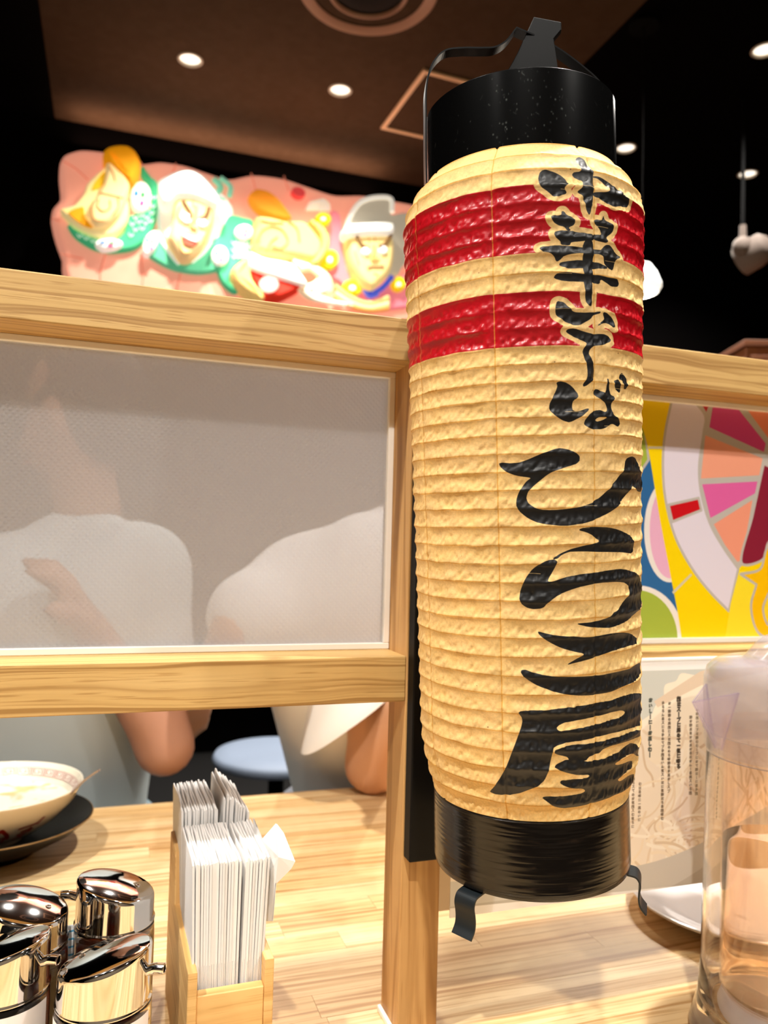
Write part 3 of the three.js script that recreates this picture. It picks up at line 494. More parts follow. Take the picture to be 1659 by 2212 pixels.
bottle('front left bottle with oblique steel cap at the picture edge, spout touching its neighbour', onTable(4, 2138, .512), -.5, 0x130603, (g, w, h) => { g.fillStyle = '#efebea'; g.fillRect(0, 0, w, h); write(g, 'kan', 560, 120, 190, 14, '#222'); write(g, 'n', 330, 140, 150, 14, '#222'); }, { labelTurn: .35, hb: .111 });
bottle('rear left bottle of black soy sauce, cap with an air hole facing the partition', onTable(55, 2010, .565), Math.PI - .3, 0x0a0302, null, { clear: 0, hb: .114 });
bottle('rear right bottle of red-brown chilli oil, spout pointing left', onTable(248, 1985, .6), Math.PI - .1, 0xb5380c, null, { fill: .101, hb: .114, clear: .7 });
{ // printed paper sleeve standing between the bottles
  const p = at(155, 2030, .59), t = thing('paper_sleeve', 'narrow white paper sleeve with blue printed lines standing between the rear bottles', 'paper sleeve', [p.x, TABLE_Y, p.z], .15);
  const c = canvasTex(128, 512, (g, w, h) => { g.fillStyle = '#f7f7f7'; g.fillRect(0, 0, w, h); g.strokeStyle = '#5fb4dd'; g.lineCap = 'round'; for (let i = 0; i < 19; i++) { g.lineWidth = 6; g.beginPath(); g.moveTo(20, 16 + i * 26); g.quadraticCurveTo(60, 24 + i * 26, 108, 12 + i * 26); g.stroke(); } });
  const m = std(0xffffff, .7, { map: c });
  mesh('sleeve', new THREE.BoxGeometry(.0105, .114, .0012).translate(0, .057, 0), m, t);
  mesh('foot_fold', new THREE.BoxGeometry(.0135, .0012, .03).translate(0, .0006, -.012), paperWhite, t);
}

// ---------------------------------------------------------------- napkin holder and napkins
const HOLD = { p: new THREE.Vector3(), turn: .012 };
{
  const c = at(499, 2140, .565); HOLD.p.set(c.x, TABLE_Y, c.z);
  const h = thing('napkin_holder', 'open wooden napkin holder between the bottles and the oak post', 'napkin holder', HOLD.p, HOLD.turn);
  const w = .0308, L = .165, s = .0068;
  // local: front panel at z = 0, going back to -L
  mesh('front_panel', box(-w + s, w - s, .002, .082, -.009, 0, .0012), boxWood, h);
  mesh('back_panel', box(-w + s, w - s, .002, .082, -L, -L + .009, .0012), boxWood, h);
  mesh('base_board', box(-w + s, w - s, 0, .007, -L + .009, -.009, .001), boxWood, h);
  const prof = (x0, x1) => { const sh = new THREE.Shape([[0, 0], [0, .098], [.112, .098], [.122, .138], [L, .14], [L, 0]].map(([z, y]) => new THREE.Vector2(z, y))); const g = new THREE.ExtrudeGeometry(sh, { depth: x1 - x0 - .002, bevelEnabled: true, bevelSize: .001, bevelThickness: .001, bevelSegments: 2 }); g.rotateY(Math.PI / 2); g.translate(x0 + .001, 0, 0); return grainUV(g, 'z', [.3, .08]); };
  mesh('side_board', prof(-w, -w + s), boxWood, h); 
  const shR = new THREE.Shape([[0, 0], [0, .1], [L, .1], [L, 0]].map(([z, y]) => new THREE.Vector2(z, y)));
  const gR = new THREE.ExtrudeGeometry(shR, { depth: s - .002, bevelEnabled: true, bevelSize: .001, bevelThickness: .001, bevelSegments: 2 }); gR.rotateY(Math.PI / 2); gR.translate(w - s + .001, 0, 0);
  mesh('side_board', grainUV(gR, 'z', [.3, .08]), boxWood, h);
}
{
  const paperT = dataTex(128, 128, (u, v) => .5 + .5 * Math.sin(u * Math.PI * 2 * 24) * Math.sin(v * Math.PI * 2 * 24) * .8, false); paperT.repeat.set(2, 3);
  const nm = std(0xfbfaf8, .95, { bumpMap: paperT, bumpScale: .0002 });
  // a folded napkin: two leaves under a rounded fold, gently bowed
  const leafs = [], makeNapkin = (seed, hgt) => {
    const D = .083, t = .00166, n = 10, m = 6, pos = [], idx = [], sec = [[-t / 2, 0], [-t / 2, hgt - .0012], [-t * .3, hgt - .0003], [0, hgt], [t * .3, hgt - .0003], [t / 2, hgt - .0012], [t / 2, 0], [.0001, 0], [.0001, hgt * .55], [-.0001, hgt * .55], [-.0001, 0]];
    for (let i = 0; i <= n; i++) { const z = -D * i / n; for (const [x, y] of sec) { const k = y / hgt; pos.push(x + .0004 * Math.sin(i * .7 + seed) * k + .0002 * (vnoise(i * .8, k * 3, 0, 0, seed) - .5), y + .0012 * (vnoise(i * .6, 1, 0, 0, seed + 3) - .5) * (k > .9 ? 1 : 0), z); } }
    const S = sec.length; for (let i = 0; i < n; i++) for (let k = 0; k < S; k++) { const a = i * S + k, b = i * S + (k + 1) % S; idx.push(a, b, a + S, b, b + S, a + S); }
    const e = n * S; for (const o of [0, e]) for (const tri of [[0, 1, 9], [0, 9, 10], [1, 2, 9], [2, 3, 9], [3, 8, 9], [3, 4, 8], [4, 5, 8], [5, 6, 8], [6, 7, 8]]) idx.push(o + tri[0], o + tri[1], o + tri[2]);
    let g = new THREE.BufferGeometry(); g.setAttribute('position', new THREE.Float32BufferAttribute(pos, 3)); g.setIndex(idx); g = g.toNonIndexed(); g.computeVertexNormals(); return grainUV(g, 'z', [.02, .02]);
  };
  for (let k = 0; k < 4; k++) leafs.push(makeNapkin(k * 5 + 2, .162));
  const place = (x, z, lean, turn, lift, group, label, pitch = 0) => {
    const m = new THREE.Mesh(leafs[Math.floor(rnd() * 4)], nm); shade(m); m.name = numbered('paper_napkin'); scene.add(m);
    m.position.copy(new THREE.Vector3(x, .0074 + lift, z).applyAxisAngle(new THREE.Vector3(0, 1, 0), HOLD.turn).add(HOLD.p)); m.rotation.set(pitch, HOLD.turn + turn, -lean, 'YXZ');
    tag(m, label, 'napkin', group);
  };
  const step = .00168;
  for (let i = 0; i < 18; i++) place(-.0231 + i * step, -.0105 - rnd() * .0012, -.03 + i * .0019 + rr(-.0006, .0006), rr(-.001, .001), rr(0, .001), 'white napkins of the front left bundle', 'folded white paper napkin upright in the front left bundle');
  for (let i = 0; i < 9; i++) place(.0082 + i * step * .98, -.0105 - rnd() * .0015, .014 + i * .0026 + rr(-.0008, .0008), rr(-.0015, .0015), rr(-.001, .001), 'white napkins of the front right bundle', 'folded white paper napkin upright in the front right bundle');
  for (let i = 0; i < 14; i++) place(-.0231 + i * step * 1.05, -.0965 - rnd() * .002, -.03 + i * .0026 + rr(-.001, .001), rr(-.002, .002), .009 + rr(0, .003), 'white napkins of the rear left bundle', 'folded white paper napkin upright in the rear left bundle');
  for (let i = 0; i < 9; i++) place(.0042 + i * step * 1.1, -.0965 - rnd() * .002, .012 + i * .004 + rr(-.001, .001), rr(-.003, .003), .02 - Math.abs(i - 1) * .0022 + rr(0, .003), 'white napkins of the rear right bundle', 'folded white paper napkin raised in the rear right bundle');
  // one loose napkin pulled half out at the right: stiff creased facets
  const q = { a: [568, 1813, .618], b: [598, 1779, .6], c: [613, 1799, .588], d: [638, 1861, .578], e: [629, 1877, .58], f: [597, 1909, .588], g: [576, 1901, .606], h: [573, 1861, .614], i: [604, 1852, .582], j: [590, 1990, .592], k: [570, 1990, .606], l: [548, 1766, .64], m: [553, 1830, .64] };
  const facets = ['abi', 'aih', 'bci', 'cdi', 'ide', 'ief', 'ifg', 'igh', 'gfj', 'gjk', 'lam', 'mah'], pos = [];
  for (const t of facets) for (const k of t) pos.push(...at(...q[k]).toArray());
  const g = new THREE.BufferGeometry(); g.setAttribute('position', new THREE.Float32BufferAttribute(pos, 3)); g.computeVertexNormals();
  const back = g.clone().translate(-.0007, 0, -.0007);
  tag(mesh('paper_napkin', merge([g, back]), std(0xfbfaf8, .95, { side: THREE.DoubleSide })), 'loose creased white napkin sticking out at the right of the holder', 'napkin');
}

// ---------------------------------------------------------------- water pitcher
{
  const c = at(1692, 2000, .66), t = thing('water_pitcher', 'clear plastic water pitcher with frosted lavender lid at the right edge', 'pitcher', [c.x, TABLE_Y, c.z], Math.PI - .1);
  const clear = phys(0xfffaf6, .03, { transmission: 1, thickness: .003, ior: 1.4 }), pane = phys(0xfffaf6, .03, { transmission: 1, thickness: 0, ior: 1.5 }), frost = phys(0xf1eff2, .27, { transmission: .9, thickness: 0, ior: 1.4 });
  const k = .003;
  mesh('jug', lathe([[.001, .002], [.058, .002], [.072, 0], [.0735, .004], [.07, .016], [.0665, .03], [.0645, .06], [.0615, .2], [.0605, .252], [.0605 - k, .252], [.0615 - k, .2], [.0645 - k, .06], [.065 - k, .03], [.056, .018], [.001, .016]], 96), clear, t);
  mesh('inner_wall', lathe([[.001, .034], [.046, .034], [.0495, .04], [.0485, .2], [.0485, .262], [.0475, .262], [.0475, .2], [.0483, .042], [.045, .0355], [.001, .0355]], 80), pane, t);
  mesh('water', lathe([[.001, .036], [.0448, .036], [.0478, .043], [.0474, .162], [.001, .162]], 64), phys(0xfff4e6, .0, { transmission: 1, thickness: .05, ior: 1.07 }), t);
  mesh('base_disc', lathe([[.001, .0165], [.05, .0165], [.054, .02], [.048, .0325], [.001, .0325]], 64), phys(0xf3f2fb, .6, { transmission: .35, thickness: 0 }), t);
  mesh('lid', lathe([[.0568, .235], [.0605, .2345], [.0625, .24], [.063, .252], [.064, .254], [.064, .258], [.0632, .262], [.064, .285], [.0635, .298], [.061, .307], [.055, .313], [.045, .3165], [.03, .319], [.001, .32], [.001, .3175], [.03, .3165], [.052, .3105], [.059, .304], [.061, .296], [.0605, .262], [.0595, .25], [.0568, .2365]], 96), frost, t).userData.label = 'frosted lavender lid';
  const sp = []; { // folded spout: a tapering open trough
    const A = [.0605, .293, .021], B = [.0605, .293, -.021], T = [.088, .282, 0], D = [.0635, .243, .004], E = [.0635, .243, -.004];
    const tri = (...p) => { const g = new THREE.BufferGeometry(); g.setAttribute('position', new THREE.Float32BufferAttribute(p.flat(), 3)); g.computeVertexNormals(); return g; };
    const q = (v, d) => v.map((x, i) => x - (i === 0 ? d : 0));
    for (const d of [0, .0016]) sp.push(tri(q(A, d), q(D, d), q(T, d)), tri(q(B, d), q(T, d), q(E, d)), tri(q(D, d), q(E, d), q(T, d)));
    for (const [a, b] of [[A, T], [T, B], [A, D], [B, E], [T, D]]) sp.push(tube([a, b], .0007, 4, 6));
  }
  mesh('spout', sp, phys(0xf4f1fb, .08, { transmission: .96, thickness: 0, side: THREE.DoubleSide }), t);
  mesh('handle', tube([[-.06, .25, 0], [-.085, .25, 0], [-.108, .235, 0], [-.112, .17, 0], [-.1, .08, 0], [-.063, .06, 0]], .008, 40, 14), clear, t);
  mesh('lid_knob', tube([[.03, .315, .0], [.012, .33, 0], [-.02, .336, 0], [-.05, .326, 0]], .007, 24, 12).scale(1, 1, 1.9), frost, t);
}
// ---------------------------------------------------------------- menu sheets hung on the partition
{
  const z = .006, a = onZ(971, 1983, z), b = onZ(1395, 1428, z), x0 = a.x, y0 = a.y, y1 = b.y, wd = .42, ht = y1 - y0;
  const sheet = canvasTex(2048, Math.round(2048 * ht / wd), (g, w, h) => {
    const C = (x, y) => { const q = onZ(x, y, z); return [(q.x - x0) / wd * w, (y1 - q.y) / ht * h]; };
    const path = (pts, close = true) => { g.beginPath(); pts.forEach((p, i) => g[i ? 'lineTo' : 'moveTo'](...C(...p))); if (close) g.closePath(); };
    const soft = (pts, k = 10) => new THREE.CatmullRomCurve3(pts.map(([x, y]) => new THREE.Vector3(x, y, 0))).getPoints(pts.length * k).map((v) => [v.x, v.y]);
    g.fillStyle = '#f3e6d2'; g.fillRect(0, 0, w, h);
    g.fillStyle = '#cfd0c6'; path([[960, 1420], [1800, 1420], [1800, 1560], [1500, 1480], [1380, 1560], [1380, 1640], [960, 1700]]); g.fill();
    // printed picture of a bowl of noodles
    g.fillStyle = '#f7ead2'; path(soft([[1405, 1560], [1415, 1525], [1432, 1510], [1436, 1480], [1460, 1470], [1470, 1455], [1500, 1458], [1520, 1460], [1600, 1440], [1700, 1460], [1760, 1560], [1600, 1700], [1460, 1680], [1400, 1640]])); g.fill();
    g.fillStyle = '#e3cdb2'; path([[1412, 1515], [1512, 1450], [1700, 1400], [1700, 1440], [1515, 1480], [1420, 1528]]); g.fill();
    for (let i = 0; i < 130; i++) { // noodle strands
      const cx = 1380 + rnd() * 420, cy = 1560 + rnd() * 260, pts = []; let x = cx, y = cy, an = rr(1, 2.2); for (let k = 0; k < 7; k++) { pts.push([x, y]); an += rr(-.5, .5); x += Math.cos(an) * 22; y += Math.sin(an) * 22; }
      g.strokeStyle = ['#f3e3c8', '#f9eedb', '#dcc6a8', '#ead7bb'][i % 4]; g.lineWidth = rr(8, 15); g.lineCap = 'round'; path(soft(pts, 4), false); g.stroke();
    }
    for (let i = 0; i < 26; i++) { const cx = 1455 + rr(-60, 70), cy = 1810 + rr(-25, 45), rx = rr(20, 75), ry = rx * rr(.35, .6), pts = []; const a0 = rnd() * 6; for (let k = 0; k < 12; k++) pts.push([cx + rx * Math.cos(a0 + k * .42), cy + ry * Math.sin(a0 + k * .42)]); g.strokeStyle = ['#f6e7cd', '#e0cbac', '#fbf2e0'][i % 3]; g.lineWidth = rr(9, 15); path(soft(pts, 4), false); g.stroke(); }
    g.fillStyle = '#cdc8bd'; path(soft([[960, 1905], [1180, 1890], [1385, 1868], [1500, 1828], [1600, 1770], [1800, 1700], [1800, 1960], [960, 2000]])); g.fill();
    g.fillStyle = '#bab3a6'; path(soft([[960, 1960], [1180, 1935], [1420, 1925], [1560, 1850], [1800, 1760], [1800, 1990], [960, 2000]])); g.fill();
    g.fillStyle = '#f4f0ea'; path([[900, 1992], [971, 1962], [1800, 1880], [1800, 2020], [900, 2100]]); g.fill();
    // vertical lines of text
    const [, fy] = C(1450, 1500), sz = (px) => Math.abs(C(1450, 1500 + px)[1] - fy);
    const column = (list, x, yA, px, gap, lw, color, xB = x) => list.forEach((kx, i) => { const f = i / list.length, [qx, qy] = C(mix(x, xB, f), yA + i * gap); write(g, kx, qx, qy, sz(px), lw, color); });
    column(['men', 'ha', 'su', 'bar', 'pu', 'ni', 'kara', 'me', 'te', 'ichi', 'ki', 'ni', 'susu', 'ru'], 1462, 1505, 9.5, 11.2, 6.5, '#3a3128', 1461);
    column(['o', 'i', 'shi', 'bar', 'ni', 'bar', 'o', 'raku', 'shi', 'mu', 'bar'], 1401, 1508, 9, 11.8, 6, '#4c5148', 1399);
    const keys = Object.keys(glyphs), col = (n, s) => [...Array(n)].map((_, i) => keys[Math.floor(hash(i, s, 3) * keys.length)]);
    column(col(23, 1), 1443, 1516, 6.6, 8.6, 3.6, '#6d5f4e', 1441); column(col(30, 2), 1429, 1515, 6.6, 8.6, 3.6, '#6d5f4e', 1427); column(col(20, 3), 1489, 1546, 6.6, 8.6, 3.4, '#7a6b58', 1488);
    column(col(22, 4), 1503, 1530, 6.6, 8.6, 3.2, '#8a7b62', 1501); column(col(10, 5), 1379, 1690, 6.6, 8.6, 3.2, '#7a6b58', 1377); column(col(14, 6), 1365, 1670, 6.6, 8.6, 3.2, '#7a6b58', 1363); column(col(24, 7), 1530, 1560, 6.6, 8.6, 3.2, '#8a7b62', 1528);
    g.fillStyle = '#f7f4ee'; path([[900, 1400], [1800, 1400], [1800, 1436], [1395, 1449], [900, 1466]]); g.fill();
  });
  const s = thing('menu_sheet', 'white bordered menu sheet with noodle picture and upright text hung behind the pitcher', 'menu', [x0, y0, z]);
  mesh('print', new THREE.BoxGeometry(wd, ht, .0008).translate(wd / 2, ht / 2, 0), phys(0xffffff, .35, { map: sheet, clearcoat: .3, clearcoatRoughness: .15 }), s);
  mesh('top_clip', box(0, wd, ht - .0005, ht + .002, -.0058, .0008, .0004), whitePlastic, s);
  const zb = -.066, c = onZ(950, 1968, zb);
  const r = thing('menu_sheet', 'blank cream back of a second sheet hung behind the printed menu, showing beside the post', 'menu', [c.x - .01, c.y, zb]);
  mesh('sheet', new THREE.BoxGeometry(.4, ht + .02, .0008).translate(.2, (ht + .02) / 2, 0), std(0xe6d8c2, .7), r);
  mesh('top_clip', box(0, .4, ht + .0195, ht + .022, -.0008, .0075, .0004), whitePlastic, r);
}

// ---------------------------------------------------------------- crockery on the far half
{
  const c = at(1592, 1955, .885), t = thing('side_plate', 'round white plate under the menu sheet left of the pitcher', 'plate', [c.x, TABLE_Y, c.z]);
  const m = phys(0xf3eeec, .15, { clearcoat: .6 });
  mesh('plate', lathe([[.001, .004], [.06, .004], [.0615, 0], [.066, 0], [.068, .004], [.095, .0125], [.115, .019], [.1165, .021], [.115, .0225], [.09, .0155], [.066, .0075], [.001, .0075]], 80), m, t);
  const q = at(-22, 1800, 1.0), bowlX = q.x, bowlZ = q.z;
  const d = thing('bowl_stand', 'round black lacquer stand under the ramen bowl at the left edge', 'bowl stand', [bowlX + .004, TABLE_Y, bowlZ]);
  const lq = phys(0x020101, .35, { specularIntensity: .3 });
  mesh('dish', lathe([[.045, 0], [.05, .001], [.05, .008], [.07, .014], [.1, .03], [.117, .044], [.1185, .046], [.117, .0475], [.095, .034], [.06, .02], [.001, .018], [.001, .012], [.04, .01]], 80), lq, d);
  mesh('rim_line', new THREE.TorusGeometry(.1183, .0008, 8, 96).rotateX(Math.PI / 2).translate(0, .046, 0), std(0x8a6a3c, .4, { metalness: .5 }), d);
  const b = thing('ramen_bowl', 'white ramen bowl with red meander rim and red brushed characters', 'bowl', [bowlX, TABLE_Y + .0182, bowlZ]);
  const por = phys(0xf0e6d0, .14, { clearcoat: .7, clearcoatRoughness: .08 });
  mesh('bowl', lathe([[.001, .004], [.034, .004], [.035, 0], [.039, 0], [.04, .006], [.058, .013], [.082, .03], [.1, .05], [.1085, .067], [.1095, .0685], [.1085, .0698], [.1065, .069], [.097, .052], [.078, .0335], [.055, .018], [.001, .0135]], 96), por, b);
  const me = canvasTex(2048, 64, (g, w, h) => { g.fillStyle = '#f0e9dc'; g.fillRect(0, 0, w, h); g.strokeStyle = '#a86a5c'; g.lineWidth = 5; const n = 32, s = w / n; for (let i = 0; i < n; i++) { const x = i * s; g.strokeRect(x + 4, 5, s - 9, 54); g.beginPath(); g.moveTo(x + 14, 52); g.lineTo(x + 14, 16); g.lineTo(x + s - 14, 16); g.lineTo(x + s - 14, 46); g.lineTo(x + 26, 46); g.lineTo(x + 26, 30); g.lineTo(x + s - 26, 30); g.stroke(); } });
  mesh('meander_band', lathe([[.0972, .0535], [.1002, .059], [.1026, .0635]], 96), std(0xffffff, .25, { map: me, side: THREE.DoubleSide }), b).userData.label = 'red meander pattern inside the rim';
  const brothT = dataTex(256, 256, (u, v) => { const n = fbm(u * 9, v * 9, 9, 9, 4); return lerp3([226, 232, 222], [216, 196, 130], sm(.5, .75, n)); });
  { const g = new THREE.CircleGeometry(.093, 72, 0, Math.PI * 2); g.rotateX(-Math.PI / 2); g.translate(0, .0475, 0); mesh('leftover_broth', g, phys(0xffffff, .12, { map: brothT }), b); }
  const red = canvasTex(512, 256, (g, w, h) => { g.clearRect(0, 0, w, h); const st = (pts, lw) => { g.strokeStyle = '#9c2416'; g.lineWidth = lw; g.lineCap = 'round'; g.lineJoin = 'round'; g.beginPath(); pts.forEach((p, i) => g[i ? 'lineTo' : 'moveTo'](...p)); g.stroke(); };
    st([[150, 60], [110, 130], [60, 190]], 22); st([[150, 60], [190, 120], [215, 180]], 30); st([[95, 170], [185, 160], [190, 225], [90, 230], [95, 170]], 14); st([[100, 198], [180, 195]], 10);
    st([[270, 80], [400, 60]], 16); st([[420, 10], [405, 70]], 18); st([[300, 120], [380, 110], [330, 180], [290, 225]], 18); st([[300, 170], [370, 225]], 16); st([[280, 150], [390, 145]], 12); st([[360, 90], [350, 200]], 12); });
  { const L = .95, g = new THREE.LatheGeometry([[.0592, .0135], [.0832, .0302], [.0985, .0475]].map(([r, y]) => new THREE.Vector2(r + .0004, y)), 24, -.02, L);
    mesh('red_characters', g, std(0xffffff, .3, { map: red, alphaMap: null, transparent: true, side: THREE.DoubleSide }), b).userData.label = 'red brushed characters on the outside'; }
  const sp = thing('soup_spoon', 'thin steel spoon handle leaning over the ramen bowl rim', 'spoon', [bowlX, TABLE_Y + .088, bowlZ]);
  const dv = at(214, 1664, .985).sub(new THREE.Vector3(bowlX, TABLE_Y + .088, bowlZ));
  mesh('handle', ribbon(smoothPath([dv.clone().multiplyScalar(.62).setY(-.024), dv.clone().multiplyScalar(.82).setY(dv.y * .25), dv.clone().multiplyScalar(.92).setY(dv.y * .7), dv], 24), new THREE.Vector3(-dv.z, 0, dv.x), .0065, .0022), std(0xb9aeb0, .25, { metalness: .9 }), sp);
  mesh('spoon_bowl', new THREE.SphereGeometry(.018, 24, 12, 0, 6.283, Math.PI / 2, Math.PI / 2).scale(1, .45, 1.25).translate(...dv.clone().multiplyScalar(.46).setY(-.026).toArray()), std(0xb9aeb0, .25, { metalness: .9, side: THREE.DoubleSide }), sp);
}
{ // stool behind the diners
  const c = at(598, 1625, 2.55), t = thing('round_stool', 'round stool with flat blue-grey cushion seen below the partition', 'stool', [c.x, 0, c.z]);
  mesh('seat', lathe([[.001, c.y - .04], [.17, c.y - .04], [.2, c.y - .03], [.205, c.y - .012], [.195, c.y + .004], [.15, c.y + .012], [.001, c.y + .014]], 64), std(0x8794a8, .6), t);
  mesh('column', new THREE.CylinderGeometry(.025, .025, c.y - .05, 24).translate(0, (c.y - .05) / 2 + .01, 0), black, t);
  mesh('foot_plate', lathe([[.19, 0], [.19, .008], [.05, .02], [.001, .02]], 48), black, t);
}

// ---------------------------------------------------------------- the two diners
function sdfMesh(bones, center, size, n, k = .035) {    // tapered capsules joined by a smooth minimum: [a, b, ra, rb, squash]
  const mc = new MarchingCubes(n, new THREE.MeshBasicMaterial(), false, false, 400000); mc.isolation = 0;
  const f = mc.field, P = new THREE.Vector3(), half = n / 2;
  const bs = bones.map(([a, b, ra, rb]) => ({ a, d: b.clone().sub(a), ra, rb, l2: Math.max(1e-9, b.distanceToSquared(a)) }));
  for (let z = 0; z < n; z++) for (let y = 0; y < n; y++) for (let x = 0; x < n; x++) {
    P.set((x - half) / half * size, (y - half) / half * size, (z - half) / half * size).add(center);
    let m = 1e3;
    for (const b of bs) {
      const ax = P.x - b.a.x, ay = P.y - b.a.y, az = P.z - b.a.z, t = clamp((ax * b.d.x + ay * b.d.y + az * b.d.z) / b.l2);
      const v = Math.hypot(ax - b.d.x * t, ay - b.d.y * t, az - b.d.z * t) - mix(b.ra, b.rb, t);
      const hh = Math.max(k - Math.abs(m - v), 0) / k; m = Math.min(m, v) - hh * hh * k / 4;
    }
    f[z * n * n + y * n + x] = -m;
  }
  mc.update();
  const c = mc.count ?? mc.geometry.drawRange.count, g = new THREE.BufferGeometry();
  const p = new Float32Array(mc.positionArray.slice(0, c * 3)), nn = new Float32Array(mc.normalArray.slice(0, c * 3));
  for (let i = 0; i < c; i++) { p[i * 3] = p[i * 3] * size + center.x; p[i * 3 + 1] = p[i * 3 + 1] * size + center.y; p[i * 3 + 2] = p[i * 3 + 2] * size + center.z; }
  g.setAttribute('position', new THREE.BufferAttribute(p, 3)); g.setAttribute('normal', new THREE.BufferAttribute(nn, 3));
  return g;
}
const V = (x, y, z) => new THREE.Vector3(x, y, z);
function handBones(w, palmDir, up) {   // wrist, palm with five bent fingers
  const d = palmDir.clone().normalize(), u = up.clone().addScaledVector(d, -up.dot(d)).normalize(), s = d.clone().cross(u), out = [], pt = (a, b, c) => w.clone().addScaledVector(d, a).addScaledVector(s, b).addScaledVector(u, c);
  for (const b of [-.024, -.008, .008, .024]) out.push([pt(.01, b * .6, 0), pt(.085, b, 0), .014, .012]);
  [[-.03, .062], [-.01, .075], [.01, .07], [.03, .055]].forEach(([b, l]) => { out.push([pt(.085, b, 0), pt(.085 + l * .5, b * 1.1, -.006), .0095, .0085], [pt(.085 + l * .5, b * 1.1, -.006), pt(.085 + l * .85, b * 1.1, -l * .45), .0085, .007]); });
  out.push([pt(.025, -.025, 0), pt(.06, -.055, -.012), .013, .01], [pt(.06, -.055, -.012), pt(.09, -.06, -.03), .01, .008]);
  return out;
}
function person(label, J, skinC, shirtC, pantsC, hairC) {
  const p = thing('person', label, 'person', [0, 0, 0]);
  const skin = std(skinC, .55), cloth = std(shirtC, .9), pants = std(pantsC, .9), hair = std(hairC, .7);
  const body = [], shirt = [], legs = [];
  body.push([J.neck, J.head, .055, .058], [J.head.clone().add(V(0, .04, 0)), J.head.clone().add(V(0, .1, 0)), .075, .085], [J.head.clone().addScaledVector(J.face, .045).add(V(0, -.005, 0)), J.head.clone().addScaledVector(J.face, .05).add(V(0, .04, 0)), .04, .05],
    [J.head.clone().addScaledVector(J.face, .095).add(V(0, .055, 0)), J.head.clone().addScaledVector(J.face, .105).add(V(0, .03, 0)), .008, .014],
    [J.pelvis.clone().lerp(J.neck, .8), J.neck, .06, .05], [J.pelvis, J.neck.clone().lerp(J.pelvis, .3), .1, .1]);
  const sx = V(J.face.z, 0, -J.face.x); for (const k of [-1, 1]) body.push([J.head.clone().addScaledVector(sx, .08 * k).add(V(0, .03, 0)), J.head.clone().addScaledVector(sx, .083 * k).add(V(0, .06, 0)), .012, .016]);
  for (const a of J.arms) { body.push([a.s, a.e, .05, .041], [a.e, a.w, .043, .027], ...handBones(a.w, a.w.clone().sub(a.e), V(0, 1, .2))); }
  for (const a of J.arms) shirt.push([J.neck.clone().lerp(J.pelvis, .12), a.s, .075, .07], [a.s, a.s.clone().lerp(a.e, a.sleeve), .072, a.sr]);
  const [s0, s1] = J.arms.map((a) => a.s);
  for (const f of [.25, .75]) { const a = s0.clone().lerp(s1, f), b = J.pelvis.clone().addScaledVector(s1.clone().sub(s0), (f - .5) * .55); shirt.push([a.add(V(0, -.06, 0)), b, .115, .12]); }
  for (const l of J.legs) { legs.push([l.h, l.k, .095, .068], [l.k, l.f, .066, .048]); body.push([l.f.clone().add(V(0, -.02, 0)), l.f.clone().addScaledVector(l.toe, .16).add(V(0, -.035, 0)), .045, .035]); }
  legs.push([J.legs[0].h, J.legs[1].h, .12, .12]);
  const c = J.pelvis.clone().lerp(J.neck, .45);
  const cuffs = [];
  for (const a of J.arms) if (a.hem) {   // loose short sleeve: a flared open tube with a slanting hem
    const ax = a.e.clone().sub(a.s), len = ax.length(); ax.normalize();
    const u = a.side.clone().addScaledVector(ax, -a.side.dot(ax)).normalize(), v = ax.clone().cross(u), pos = [], idx = [], n = 40, m = 14, off = u.clone().multiplyScalar(.022);
    for (const sgn of [0, 1]) for (let j = 0; j <= m; j++) for (let i = 0; i <= n; i++) {
      const t = j / m, q = i / n * Math.PI * 2, r = mix(.066, .094, t) - sgn * .002 + .004 * Math.sin(q * 3 + 1) * t, L = t * (len * .72 + a.hem * Math.cos(q));
      pos.push(...a.s.clone().addScaledVector(off, t).addScaledVector(ax, L).addScaledVector(u, Math.cos(q) * r).addScaledVector(v, Math.sin(q) * r).toArray());
    }
    const S = (m + 1) * (n + 1); for (const o of [0, S]) for (let j = 0; j < m; j++) for (let i = 0; i < n; i++) { const k = o + j * (n + 1) + i, l = k + n + 1; if (o) idx.push(k, k + 1, l, l, k + 1, l + 1); else idx.push(k, l, k + 1, l, l + 1, k + 1); }
    for (let i = 0; i < n; i++) { const k = m * (n + 1) + i; idx.push(k, k + S, k + 1, k + S, k + S + 1, k + 1); }
    const g = new THREE.BufferGeometry(); g.setAttribute('position', new THREE.Float32BufferAttribute(pos, 3)); g.setIndex(idx); g.computeVertexNormals(); cuffs.push(g);
  }
  const b = mesh('body', sdfMesh(body, c.clone().setY(.72), .82, 120, .02), skin, p);
  const sm_ = mesh('shirt', sdfMesh(shirt, c, .55, 92, .05), cloth, p); for (const g of cuffs) mesh('sleeve', g, cloth, sm_);
  mesh('trousers', sdfMesh(legs, c.clone().setY(.42), .62, 80, .04), pants, p);
  mesh('hair', sdfMesh([[J.head.clone().add(V(0, .085, 0)).addScaledVector(J.face, -.01), J.head.clone().add(V(0, .13, 0)).addScaledVector(J.face, -.01), .088, .075], [J.head.clone().addScaledVector(J.face, -.035).add(V(0, .03, 0)), J.head.clone().addScaledVector(J.face, -.03).add(V(0, .1, 0)), .07, .088]], J.head.clone().add(V(0, .09, 0)), .2, 44, .02), hair, p);
  const eye = std(0x1a120c, .3); for (const k of [-1, 1]) mesh('eye', new THREE.SphereGeometry(.011, 12, 8), eye, p, J.head.clone().addScaledVector(J.face, .088).addScaledVector(sx, .032 * k).add(V(0, .062, 0)));
  mesh('mouth', new THREE.SphereGeometry(.014, 12, 8).scale(1.4, .4, .6), std(0x9a4a3c, .5), p, J.head.clone().addScaledVector(J.face, .088).add(V(0, -.004, 0)));
  return p;
}
